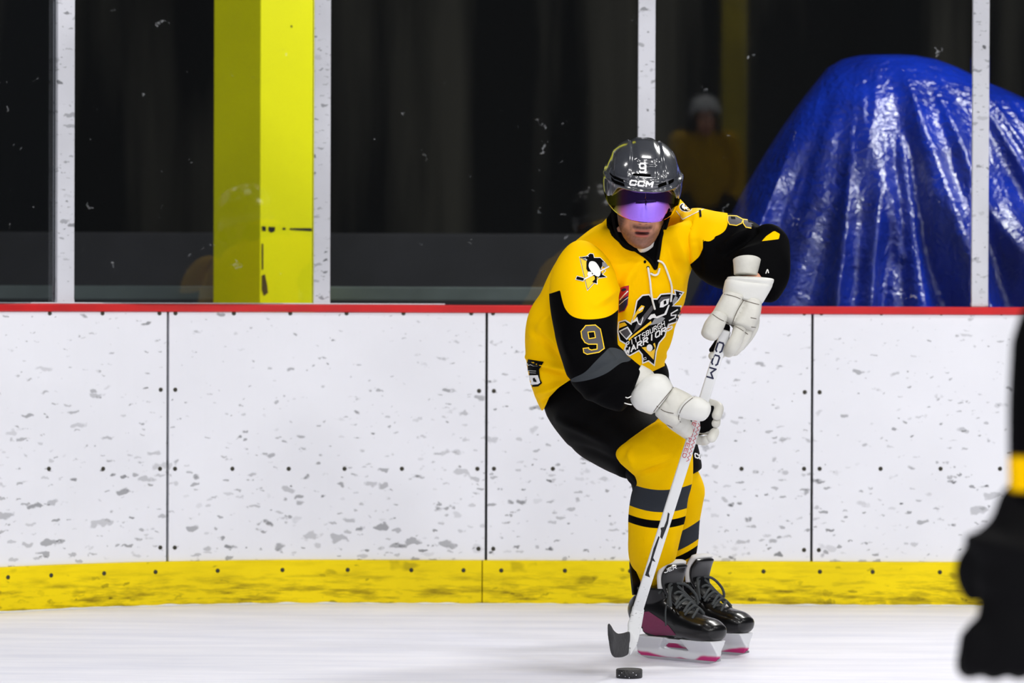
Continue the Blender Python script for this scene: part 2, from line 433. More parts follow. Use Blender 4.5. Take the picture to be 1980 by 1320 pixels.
# red cap rail with a white rime line on top where the glass sits
cap = strip('cap_rail', seams[0], seams[4], HB - .0275, HB, -.008, .12, M_red, bev=.004)
meta(cap, 'red plastic cap rail running along the top of the boards', 'cap rail')
rm = strip('rime_strip', s_of(-60), s_of(860), HB + .0002, HB + .0045, .004, .05, M_snow, cap)
# snow line heaped at the foot of the kick plate
bm = bmesh.new(); prev = None; ss = seams[0]
while ss < seams[4]:
    h = .002 + .006 * max(0, noise.noise(Vector((ss * 14, 3, 0))) + .25); w = .02 + .02 * abs(noise.noise(Vector((ss * 6, 9, 0))))
    a, _ = wall_pt(ss, -.012 - w); b_, _ = wall_pt(ss, -.0125)
    c = [bm.verts.new(a + Vector((0, 0, .0005))), bm.verts.new(b_ * .6 + a * .4 + Vector((0, 0, h * .9))), bm.verts.new(b_ + Vector((0, 0, h))), bm.verts.new(b_ + Vector((0, 0, .0005)))]
    if prev:
        for i in range(4): bm.faces.new((prev[i], prev[(i + 1) % 4], c[(i + 1) % 4], c[i]))
    prev = c; ss += .012
meta(link('snow_ridge', to_mesh(bm), M_snow), 'thin ridge of white ice shavings along the foot of the yellow kick plate', 'snow', kind='stuff')

# glass posts and panes
posts = [(107, 143, 'leftmost white scuffed glass post, left of the yellow column'), (606, 638, 'white scuffed glass post right beside the yellow column'),
         (1232, 1265, 'white scuffed glass post rising behind the helmet'), (1879, 1911, 'rightmost white glass post, in front of the blue tarpaulin')]
ps = []
for u0, u1, lab in posts:
    uc = (u0 + u1) / 2 if u0 > 200 else 129
    s = s_of(uc); p, n = wall_pt(s, .035); ps.append(s)
    t = empty('glass_post', p + Vector((0, 0, HB + .0002)), lab, 'post', 'white posts between the panes of rink glass')
    t.rotation_euler = (0, 0, math.atan2(n.x, -n.y)); bpy.context.view_layer.update()
    w = (u1 - u0) / F * p.y
    M0 = t.matrix_basis
    bm = bmesh.new(); box(bm, (0, -.012, .95), (w, .03, 1.9), M0, .004); o = link('post_cover', to_mesh(bm), M_post, t, False)
    bm = bmesh.new(); box(bm, (0, .022, .95), (w * .7, .03, 1.9), M0, .003); link('post_rear', to_mesh(bm), M_post, t, False)
    bm = bmesh.new(); box(bm, (0, -.006, .008), (w * 1.02, .044, .016), M0, .004); link('post_foot', to_mesh(bm), M_post, t, False)
gs = [s_of(-300)] + ps + [s_of(2250)]
glabs = ['clear glass pane at the far left edge, left of the first post', 'clear scratched glass pane in front of the yellow column',
         'wide clear speckled glass pane showing only the dark hall', 'clear glass pane with the blue tarpaulin behind, right of the helmet', 'clear glass pane at the right edge over the end of the tarpaulin']
for k in range(5):
    a, _ = wall_pt(gs[k], .038); b_, _ = wall_pt(gs[k + 1], .038); d_ = (b_ - a).normalized(); a = a + d_ * .034; b_ = b_ - d_ * .034; nrm = Vector((-d_.y, d_.x, 0)) * .005
    bm = bmesh.new(); rings_to_bm(bm, [[q - nrm + Vector((0, 0, HB + .001)), q - nrm + Vector((0, 0, HB + 1.85)), q + nrm + Vector((0, 0, HB + 1.85)), q + nrm + Vector((0, 0, HB + .001))] for q in (a, b_)])
    o = link('rink_glass', to_mesh(bm), M_glass, smooth=False)
    meta(o, glabs[k], 'glass pane', 'panes of rink glass')

# low sill behind the glass; added dark slab stands for the reflected stands
bm = bmesh.new(); box(bm, P(380, 566, 14.9), (3.6, .16, .055), None, .006)
o = link('metal_bench', to_mesh(bm), M_sill, smooth=False)
meta(o, 'grey low ledge seen through the glass just above the red cap', 'ledge')
bm = bmesh.new(); q = P(100, 600, 17.2); box(bm, (-1.2, 17.2, q.z / 2 + .18), (6.0, .3, q.z + .36), None, .01)
meta(link('wall_stands_reflection', to_mesh(bm), M_base, smooth=False), kind='structure')

# yellow steel column: square tube turned on its corner
cc = P(505, 300, 14.35)
def column(name, x, y, z0, w, m, rot, h=4.5, **kw):
    t = empty(name, (x, y, z0), **kw); t.rotation_euler = (0, 0, rot)
    bm = bmesh.new(); box(bm, (0, 0, h / 2), (w, w, h), t.matrix_basis, .005); s = link('shaft', to_mesh(bm), m, t, False)
    bm = bmesh.new(); box(bm, (0, 0, .01), (w * 1.5, w * 1.5, .02), t.matrix_basis, .002); link('base_plate', to_mesh(bm), m, t, False)
    return t, s
colu, shaft = column('steel_column', cc.x, 14.35 + .20, -.01, .283, M_colm, R(44), label='bright yellow square steel column behind the glass, paint chipped', cat='column')

# ------------------------------------------------------------------ decals: flat patches laid on a surface
def bvh(objs):
    vs, fs = [], []
    for o in objs:
        me = o.data; b = len(vs)
        vs += [v.co.copy() for v in me.vertices]; fs += [tuple(i + b for i in p.vertices) for p in me.polygons]
    return BVHTree.FromPolygons(vs, fs)
def stroke(pts, w, closed=False):
    out = []
    n = len(pts)
    for i in range(n if closed else n - 1):
        a, b = pts[i], pts[(i + 1) % n]
        dx, dy = b[0] - a[0], b[1] - a[1]; l = math.hypot(dx, dy) or 1; dx, dy = dx / l, dy / l; e = w * .42
        out.append([(a[0] - dx * e - dy * w / 2, a[1] - dy * e + dx * w / 2), (b[0] + dx * e - dy * w / 2, b[1] + dy * e + dx * w / 2),
                    (b[0] + dx * e + dy * w / 2, b[1] + dy * e - dx * w / 2), (a[0] - dx * e + dy * w / 2, a[1] - dy * e - dx * w / 2)])
    return out
def patch(name, parent, tree, shapes, mats, lift=.0012, grid=4.0, step=.0007):
    """shapes: (polygon px, material index, layer)"""
    bm = bmesh.new()
    for poly, mi, layer in shapes:
        us = [p[0] for p in poly]; vs = [p[1] for p in poly]; pts = []; edges = []
        n0 = len(poly)
        for i in range(n0):
            a, b = poly[i], poly[(i + 1) % n0]; l = math.hypot(b[0] - a[0], b[1] - a[1]); k = max(1, int(l / grid))
            for j in range(k): pts.append(Vector((a[0] + (b[0] - a[0]) * j / k, a[1] + (b[1] - a[1]) * j / k)))
        m = len(pts); edges = [(i, (i + 1) % m) for i in range(m)]
        x = min(us) + grid / 2
        while x < max(us):
            y = min(vs) + grid / 2
            while y < max(vs):
                if poly_sdf(x, y, poly) > grid * .3: pts.append(Vector((x, y)))
                y += grid
            x += grid
        r = delaunay_2d_cdt(pts, edges, [], 1, 1e-5)
        vv = []
        for p in r[0]:
            d = (P(p.x, p.y, 10) - CP).normalized(); h = tree.ray_cast(CP, d)
            if h[0] is None: vv.append(None); continue
            nn = h[1]
            if nn.dot(d) > 0: nn = -nn
            off = lift + layer * step
            vv.append(bm.verts.new(h[0] - d * off * .5 + nn * off * .5))
        for f in r[2]:
            c = [vv[i] for i in f]
            if None in c or len(c) < 3: continue
            if max((c[i].co - c[i - 1].co).length for i in range(len(c))) > .09 * max(1, grid / 4): continue
            try: fc = bm.faces.new(c); fc.material_index = mi; fc.smooth = True
            except ValueError: pass
    me = bpy.data.meshes.new('m'); bm.to_mesh(me); bm.free()
    return link(name, me, mats, parent)
GL = {'C': [[(1, .2), (.85, 0), (.15, 0), (0, .2), (0, .8), (.15, 1), (.85, 1), (1, .8)]],
      'M': [[(0, 1), (0, 0), (.5, .6), (1, 0), (1, 1)]], '9': [[(0, .9), (.15, 1), (.8, 1), (1, .8), (1, .2), (.8, 0), (.2, 0), (0, .15), (0, .4), (.2, .55), (1, .55)]],
      'P': [[(0, 1), (0, 0), (.8, 0), (1, .2), (.8, .5), (0, .5)]], 'I': [[(.5, 0), (.5, 1)]], 'T': [[(0, 0), (1, 0)], [(.5, 0), (.5, 1)]],
      'S': [[(1, .1), (.8, 0), (.15, 0), (0, .2), (.1, .45), (.9, .55), (1, .8), (.8, 1), (0, 1)]], 'B': [[(0, 0), (0, 1), (.8, 1), (1, .75), (.8, .5), (0, .5)], [(0, 0), (.8, 0), (.95, .25), (.8, .5)]],
      'U': [[(0, 0), (0, .85), (.2, 1), (.8, 1), (1, .85), (1, 0)]], 'R': [[(0, 1), (0, 0), (.8, 0), (1, .25), (.8, .5), (0, .5)], [(.4, .5), (1, 1)]],
      'G': [[(1, .1), (.8, 0), (.15, 0), (0, .2), (0, .8), (.15, 1), (1, 1), (1, .55), (.6, .55)]], 'H': [[(0, 0), (0, 1)], [(1, 0), (1, 1)], [(0, .5), (1, .5)]],
      'W': [[(0, 0), (.2, 1), (.5, .35), (.8, 1), (1, 0)]], 'A': [[(0, 1), (.5, 0), (1, 1)], [(.2, .65), (.8, .65)]], 'O': [[(.2, 0), (.8, 0), (1, .2), (1, .8), (.8, 1), (.2, 1), (0, .8), (0, .2), (.2, 0)]],
      'E': [[(1, 0), (0, 0), (0, 1), (1, 1)], [(0, .5), (.8, .5)]], 'D': [[(0, 0), (.7, 0), (1, .25), (1, .75), (.7, 1), (0, 1), (0, 0)]], 'J': [[(.9, 0), (.9, .85), (.7, 1), (.2, 1), (0, .8)]]}
def text(s, org, du, dv, w, gap=.35, mi=0, layer=1):
    """du: vector of one letter's width, dv: vector of its height (down); px"""
    out = []
    for k, ch in enumerate(s):
        if ch == ' ': continue
        ox = org[0] + du[0] * k * (1 + gap); oy = org[1] + du[1] * k * (1 + gap)
        for pl in GL[ch]:
            out += [(q, mi, layer) for q in stroke([(ox + du[0] * x + dv[0] * y, oy + du[1] * x + dv[1] * y) for x, y in pl], w)]
    return out

# paint chips on the column
M_chip = mat('bare_rust', (.012, .011, .008, 1), .9)
tcol = bvh([shaft])
# shaft mesh is stored in world coordinates, see link()
chips = [[(506, 437), (514, 438), (514, 447), (507, 446)], [(519, 438), (532, 439), (531, 447), (524, 450), (519, 446)], [(546, 440), (552, 440), (552, 444), (546, 444)],
         [(560, 441), (603, 441), (603, 447), (575, 445), (560, 444)], [(506, 532), (512, 530), (516, 548), (518, 566), (510, 572), (506, 560)], [(506, 470), (509, 472), (509, 520), (506, 522)], [(562, 49), (565, 49), (565, 53), (562, 53)]]
patch('paint_chip', colu, tcol, [(c, 0, 0) for c in chips], [M_chip], lift=.002)

# ------------------------------------------------------------------ blue tarpaulin over a heap behind the glass
def tarp_mat():
    m, N, L, b = new_mat('blue_tarpaulin')
    tc = N.new('ShaderNodeTexCoord')
    nz = N.new('ShaderNodeTexNoise'); nz.inputs['Scale'].default_value = 2.5; nz.inputs['Detail'].default_value = 4; L.new(tc.outputs['Object'], nz.inputs[0])
    cr = N.new('ShaderNodeValToRGB'); cr.color_ramp.elements[0].position = .3; cr.color_ramp.elements[0].color = rgb(3, 20, 95)
    cr.color_ramp.elements[1].position = .7; cr.color_ramp.elements[1].color = rgb(8, 40, 150)
    L.new(nz.outputs[0], cr.inputs[0]); L.new(cr.outputs[0], b.inputs['Base Color'])
    b.inputs['Roughness'].default_value = .2; b.inputs['Specular IOR Level'].default_value = .65
    n2 = N.new('ShaderNodeTexNoise'); n2.inputs['Scale'].default_value = 14; n2.inputs['Detail'].default_value = 3; n2.inputs['Distortion'].default_value = 1.2
    L.new(tc.outputs['Object'], n2.inputs[0])
    bp = N.new('ShaderNodeBump'); bp.inputs['Strength'].default_value = .55; bp.inputs['Distance'].default_value = .02
    L.new(n2.outputs[0], bp.inputs['Height']); n3 = N.new('ShaderNodeTexNoise'); n3.inputs['Scale'].default_value = 34; n3.inputs['Detail'].default_value = 3; n3.inputs['Distortion'].default_value = .8
    L.new(tc.outputs['Object'], n3.inputs[0])
    b2 = N.new('ShaderNodeBump'); b2.inputs['Strength'].default_value = .6; b2.inputs['Distance'].default_value = .012
    L.new(n3.outputs[0], b2.inputs['Height']); L.new(bp.outputs[0], b2.inputs['Normal']); L.new(b2.outputs[0], b.inputs['Normal'])
    return m
M_tarp = tarp_mat()
TY = 15.4
tsec = [(107, 1690, 1752, .05), (109, 1655, 1775, .10), (117, 1625, 1812, .18), (132, 1600, 1850, .25), (165, 1573, 1915, .34), (205, 1542, 2010, .42), (250, 1510, 2080, .48), (300, 1478, 2140, .54), (380, 1432, 2200, .60),
        (450, 1398, 2240, .64), (520, 1366, 2270, .68), (590, 1335, 2300, .72), (750, 1310, 2330, .75), (1060, 1290, 2350, .78)]
bm = bmesh.new(); rings = []; NT = 420
def trip(v):
    for i in range(len(tsec) - 1):
        a, b = tsec[i], tsec[i + 1]
        if a[0] <= v <= b[0]:
            t = (v - a[0]) / (b[0] - a[0]); return [a[k] + (b[k] - a[k]) * t for k in range(4)]
vs_ = [107 + (1060 - 107) * (i / 150) ** 1.25 for i in range(151)]
for v in vs_:
    _, ul, ur, rd = trip(v)
    a, b = P(ul, v, TY), P(ur, v, TY); c = (a + b) / 2; hw = (b.x - a.x) / 2; ring = []
    drop = min(1, max(0, (v - 130) / 330))
    for j in range(NT):
        th = 2 * math.pi * j / NT; cx, sy = math.cos(th), math.sin(th)
        x = c.x + hw * math.copysign(abs(cx) ** .85, cx); y = TY + rd * math.copysign(abs(sy) ** .85, sy)
        # hanging pleats: narrow ridges that fan out from the crest
        pu = (x - P(1700, 107, TY).x) / (0.25 + (v - 90) / 900)
        f = 1 - abs(noise.noise(Vector((pu * 1.9, 4.1, (v - 107) * .0011)))) * 2.2
        f += .35 * (1 - abs(noise.noise(Vector((pu * 5.3, 8.7, (v - 107) * .002)))) * 2.5)
        g = noise.noise(Vector((x * 3.2, y * 2, c.z * 2.2))) * .045 + noise.noise(Vector((x * 9, y * 5, c.z * 7))) * .014
        k = (.24 * f - .05) * drop + g * min(1, (v - 100) / 60)
        side = abs(sy) ** .6
        ring.append(Vector((x, y + math.copysign(k * side, sy), c.z + g * .3 * drop)))
    rings.append(ring)
rings_to_bm(bm, rings)
meta(link('tarpaulin', to_mesh(bm), M_tarp), 'crumpled blue tarpaulin over a large heap behind the glass', 'tarpaulin')

# ------------------------------------------------------------------ materials for people
FB = dict(bump=.12, bscale=420, spec=.03)
M_jersey = mat('jersey_cloth', YEL, .72, layers=(('black', BLK),), **FB)
M_slv = mat('sleeve_cloth', YEL, .72, layers=(('black', BLK), ('grey', rgb(62, 66, 70)), ('gold', YEL)), **FB)
M_pant = mat('pants_cloth', (.0035, .0035, .004, 1), .7, spec=.06, bump=.1, bscale=300)
M_sock = mat('sock_knit', rgb(240, 190, 0), .85, layers=(('grey', rgb(50, 54, 60)), ('black', BLK)), bump=.15, bscale=500, spec=.04)
M_glv = mat('glove_leather', (.64, .63, .57, 1), .5, bump=.15, bscale=45, vary=.18, vscale=14)
M_glv2 = mat('glove_cuff_leather', (.72, .72, .68, 1), .45, bump=.06, bscale=60, vary=.06, vscale=10)
M_black = mat('black_suede', BLK, .8, spec=.08)
M_gloss = mat('black_gloss', (.003, .003, .0035, 1), .3, coat=.25, spec=.3)
M_skin = mat('skin', rgb(232, 168, 138), .5, layers=(('beard', rgb(62, 26, 15)), ('lips', rgb(185, 96, 88)), ('mouth_nostril_shade', rgb(70, 16, 14)), ('eye', (.7, .7, .7, 1)), ('iris', (.03, .02, .015, 1))), soft=('beard', 'lips', 'mouth_nostril_shade'), spec=.4)
M_hair = mat('hair', rgb(60, 32, 20), .8)
M_helm = mat('helmet_shell', rgb(62, 64, 70), .2, coat=1.0, bump=.02, bscale=90)
M_white = mat('white_print', (.88, .88, .88, 1), .5)
M_dark = mat('vent_dark', (.001, .001, .001, 1), .9, spec=.02)
M_gold = mat('gold_print', GOLD, .6)
M_gry = mat('grey_print', rgb(75, 72, 76), .7)
M_lgry = mat('light_grey_print', rgb(150, 152, 155), .7)
M_redp = mat('red_print', rgb(190, 25, 45), .6)
M_navy = mat('navy_print', rgb(20, 24, 60), .6)
M_lace = mat('white_lace', (.85, .84, .8, 1), .7)
M_sklace = mat('grey_lace', rgb(52, 56, 58), .8)
M_plast = mat('holder_plastic', (.68, .69, .72, 1), .35, layers=(('pink', rgb(190, 30, 110)),), soft=('pink',))
M_steel = mat('steel', (.6, .6, .62, 1), .2, metal=1)
M_maroon = mat('maroon_mesh', rgb(122, 32, 78), .5, bump=.5, bscale=500)
M_stick = scuffed('stick_white', (.74, .75, .76, 1), marks=((60, .4, .12), (130, .4, .12)), strength=.8, haze=.15, rough=.35, low=(.1, .5, 1.5, .2))
M_tape = mat('blade_tape', (.03, .03, .033, 1), .75, bump=.4, bscale=80, vary=.5, vscale=30, layers=())
M_felt = mat('tongue_felt', (.6, .6, .6, 1), .9)
def visor_mat():
    m, N, L, b = new_mat('mirror_visor')
    tc = N.new('ShaderNodeTexCoord'); at = N.new('ShaderNodeAttribute'); at.attribute_name = 'rim'
    cr = N.new('ShaderNodeValToRGB'); e = cr.color_ramp.elements
    e[0].position = 0; e[0].color = rgb(165, 128, 255); e[1].position = 1; e[1].color = rgb(150, 150, 20)
    for p_, c_ in ((.32, rgb(185, 125, 245)), (.5, rgb(230, 130, 190)), (.7, rgb(240, 225, 80))):
        x = e.new(p_); x.color = c_
    L.new(at.outputs['Fac'], cr.inputs[0])
    N.remove(b)
    g = N.new('ShaderNodeBsdfGlossy'); g.inputs['Roughness'].default_value = .06; L.new(cr.outputs[0], g.inputs[0])
    t = N.new('ShaderNodeBsdfTransparent'); t.inputs[0].default_value = (.55, .45, .38, 1)
    mx = N.new('ShaderNodeMixShader'); mx.inputs[0].default_value = .86
    L.new(t.outputs[0], mx.inputs[1]); L.new(g.outputs[0], mx.inputs[2])
    L.new(mx.outputs[0], N['Material Output'].inputs[0])
    return m
M_visor = visor_mat()
M_clear = glass_mat('clear_visor')

# ------------------------------------------------------------------ head and helmet, in the head's own frame (front = -y)
def sm(a, b, x):
    t = max(0, min(1, (x - a) / (b - a))); return t * t * (3 - 2 * t)
def gauss(x, w): return math.exp(-(x / w) ** 2)
def head_bm(M):
    prof = [(-.192, .012, -.075, .0), (-.188, .028, -.094, .03), (-.180, .040, -.104, .045), (-.168, .050, -.1085, .055), (-.15, .0585, -.107, .06), (-.132, .064, -.104, .065), (-.11, .0675, -.103, .072), (-.085, .070, -.102, .078),
            (-.055, .0725, -.100, .085), (-.03, .074, -.098, .09), (0, .076, -.102, .094), (.03, .0765, -.101, .095), (.06, .070, -.09, .088), (.08, .055, -.07, .07), (.094, .03, -.04, .045), (.098, .01, -.012, .015)]
    zs = []
    for i in range(len(prof) - 1):
        a, b = prof[i], prof[i + 1]; k = max(2, int((b[0] - a[0]) / .0025))
        for s in range(k): zs.append([a[q] + (b[q] - a[q]) * s / k for q in range(4)])
    zs.append(list(prof[-1])); rings = []; n = 140; ZM = lambda q: q if q > -.06 else -.06 + (q + .06) * .93
    for z, w, fr, bk in zs:
        r = []
        for j in range(n):
            th = 2 * math.pi * j / n; c, s = math.cos(th), math.sin(th)
            cy = (fr + bk) / 2; ry = (bk - fr) / 2
            x = w * math.copysign(abs(c) ** .92, c); y = cy + ry * math.copysign(abs(s) ** .95, s)
            if s < 0:
                f = 0
                nw = .011 + .008 * sm(-.02, -.085, z)
                f += .030 * gauss(x, nw) * sm(-.100, -.090, z) * (1 - sm(-.084, -.015, z) * .75)      # nose
                f += .006 * gauss(abs(x) - .014, .007) * gauss(z + .084, .007)                          # nostril wings
                f += .008 * gauss(x, .03) * gauss(z + .112, .018)                                       # muzzle
                f += .0055 * gauss(x, .022) * gauss(z + .1235, .0048) + .006 * gauss(x, .019) * gauss(z + .1385, .0055)  # lips
                f -= .010 * gauss(x, .019) * gauss(z + .131 + x * x * 3, .0042)                                     # open mouth
                f -= .004 * gauss(x, .02) * gauss(z + .1495, .006)                                      # under the lip
                f += .006 * gauss(x, .022) * gauss(z + .170, .013)                                      # chin
                f -= .008 * gauss(abs(x) - .031, .014) * gauss(z + .038, .013)                          # sockets
                f += .005 * gauss(abs(x) - .03, .02) * gauss(z + .012, .008)                            # brow
                f += .004 * gauss(abs(x) - .042, .014) * gauss(z + .072, .018)                          # cheekbones
                y -= f
            r.append(M @ Vector((x, y, ZM(z))))
        rings.append(r)
    bm = bmesh.new(); rings_to_bm(bm, rings)
    for sx in (-1, 1):
        r = bmesh.ops.create_uvsphere(bm, u_segments=20, v_segments=14, radius=.0125)
        for v in r['verts']: v.co = M @ (v.co + Vector((sx * .031, -.083, -.038)))
        r = bmesh.ops.create_uvsphere(bm, u_segments=20, v_segments=14, radius=.03)
        for v in r['verts']:
            q = v.co; v.co = M @ Vector((sx * .076 + q.x * .3, q.y * .6 + .005, q.z * 1.0 - .06))
    return bm
def head_attrs(me, M, face0=0):
    I = M.inverted()
    L_ = [I @ v.co for v in me.vertices]
    for q in L_:
        if q.z < -.06: q.z = -.06 + (q.z + .06) / .93
    def put(name, fn):
        a = me.attributes.new(name, 'FLOAT', 'POINT'); a.data.foreach_set('value', [fn(q) if q.z > -.2 and abs(q.x) < .12 and abs(q.y) < .15 else -1 for q in L_])
    def beard(q):
        if q.y > .03: return 0
        x, z = abs(q.x), q.z
        jaw = sm(-.112, -.150, z + .4 * max(0, .05 - x) - .012) * .82
        side = sm(.040, .060, x) * sm(-.06, -.085, z) * 1.0
        mo = gauss(z + .112, .008) * sm(.036, .024, x) * .95
        gt = gauss(x, .016) * gauss(z + .152, .008) * .7
        wrap = gauss(x - .034, .007) * gauss(z + .128, .02) * .6
        return max(jaw, side, mo, gt, wrap) * (.92 + .12 * noise.noise(q * 160))
    put('beard', beard)
    put('lips', lambda q: (max(gauss(q.z + .1235, .0042) * sm(.026, .018, abs(q.x)), gauss(q.z + .1385, .0052) * sm(.024, .014, abs(q.x)))) if q.y < -.05 else 0)
    put('mouth_nostril_shade', lambda q: 1.8 * gauss(q.z + .131 + q.x * q.x * 3, .0046) * sm(.026, .014, abs(q.x)) + .8 * gauss(abs(q.x) - .0085, .0045) * gauss(q.z + .099, .0035) if q.y < -.05 else 0)  # dark mouth opening, plus nostril shadow painted into the colour
    def eye(q): return 1 if min((q - Vector((.031, -.083, -.038))).length, (q - Vector((-.031, -.083, -.038))).length) < .0127 else -1
    put('eye', eye)
    put('iris', lambda q: (1 if eye(q) > 0 and q.y < -.0935 else -1))
HR = (.112, .146, .122)
def helm_pt(th, ph, k=1.0):
    c, s = math.cos(th), math.sin(th); cp, sp = math.cos(ph), math.sin(ph)
    p = Vector((HR[0] * cp * math.copysign(abs(c) ** .9, c), HR[1] * cp * math.copysign(abs(s) ** .93, s), HR[2] * math.copysign(abs(sp) ** .92, sp)))
    ax, f = abs(p.x), -p.y
    d = 0
    d += .006 * sm(.040, .046, ax - .15 * (.11 - p.z)) * sm(.030, .05, p.z) * (1 - sm(.085, .1, ax))    # raised side ridges of the crown
    d += .005 * sm(.008, .03, .052 - ax) * sm(.088, .097, p.z) * (f > -.1)                                 # raised block on top
    d -= .004 * sm(.030, .024, ax) * sm(.052, .058, p.z) * sm(.088, .082, p.z) * (f > 0)                   # recess under it
    d += .005 * sm(.046, .040, p.z + .10 * ax)                                                            # thicker lower band
    d += .004 * gauss(p.z - (.012 + .12 * ax), .006) * (f > 0)
    d -= .003 * gauss(ax - .095, .004) * (p.z < .05)
    return p + p.normalized() * d * k
def helm_edge(th):
    """lower edge angle by direction: high at the brow, low at ears and nape"""
    f = -math.sin(th)
    if f > 0: return R(6) - R(34) * sm(.80, .28, f)
    return R(-28) - R(8) * sm(0, -.5, f)
def helmet(parent, M, shell, visor, pre=''):
    n, k = 200, 70; outer, inner = [], []
    for i in range(k + 1):
        t = i / k; ro, ri = [], []
        for j in range(n):
            th = 2 * math.pi * j / n; e = helm_edge(th); ph = e + (math.pi / 2 * .995 - e) * t
            p = helm_pt(th, ph); ro.append(M @ p); ri.append(M @ (p * .93))
        outer.append(ro); inner.append(ri)
    bm = bmesh.new(); rings_to_bm(bm, inner[::-1] + outer)
    h = link('helmet', to_mesh(bm), shell, parent)
    # ear loops and chin strap
    bm = bmesh.new()
    for sx in (-1, 1):
        tube(bm, [M @ Vector((sx * .088, -.03, -.03)), M @ Vector((sx * .082, -.03, -.10)), M @ Vector((sx * .070, -.03, -.150)), M @ Vector((sx * .045, -.04, -.190)), M @ Vector((0, -.05, -.204))], .005, flat=.35)
    link('chin_strap', to_mesh(bm), M_black, h)
    # visor: wrapped band in front of the eyes
    nx, nz = 90, 34; f, b = [], []
    for i in range(nz + 1):
        t = i / nz; rf, rb = [], []
        for j in range(nx + 1):
            a = (j / nx - .5) * 2; th = -math.pi / 2 + a * R(78)
            z0 = .026 + .004 * a * a; z1 = -.073 + .041 * abs(a) ** 2.6
            z = z0 + (z1 - z0) * t; r = 1.035 - .17 * (t - .95) ** 2
            q = Vector((.112 * math.cos(th) * r, .163 * math.sin(th) * r + .004, z))
            rf.append(q); rb.append(q * .985)
        f.append(rf); b.append(rb)
    bm = bmesh.new()
    F_ = [[bm.verts.new(M @ q) for q in r] for r in f]; B_ = [[bm.verts.new(M @ q) for q in r] for r in b]
    for i in range(nz):
        for j in range(nx):
            bm.faces.new((F_[i][j], F_[i][j + 1], F_[i + 1][j + 1], F_[i + 1][j])); bm.faces.new((B_[i][j], B_[i + 1][j], B_[i + 1][j + 1], B_[i][j + 1]))
    for j in range(nx): bm.faces.new((F_[0][j], B_[0][j], B_[0][j + 1], F_[0][j + 1])); bm.faces.new((F_[nz][j], F_[nz][j + 1], B_[nz][j + 1], B_[nz][j]))
    for i in range(nz): bm.faces.new((F_[i][0], F_[i + 1][0], B_[i + 1][0], B_[i][0])); bm.faces.new((F_[i][nx], B_[i][nx], B_[i + 1][nx], F_[i + 1][nx]))
    me = to_mesh(bm); I = M.inverted()
    def rim(co):
        q = I @ co; z = (q.z + .03) / .055
        return min(1, max(0, (abs(q.x) / .105) ** 1.5 * .95 + .25 * max(0, -z - .4) + .2 * max(0, z - .5)))
    attr(me, 'rim', rim)
    v = link('visor', me, visor, h)
    return h, v

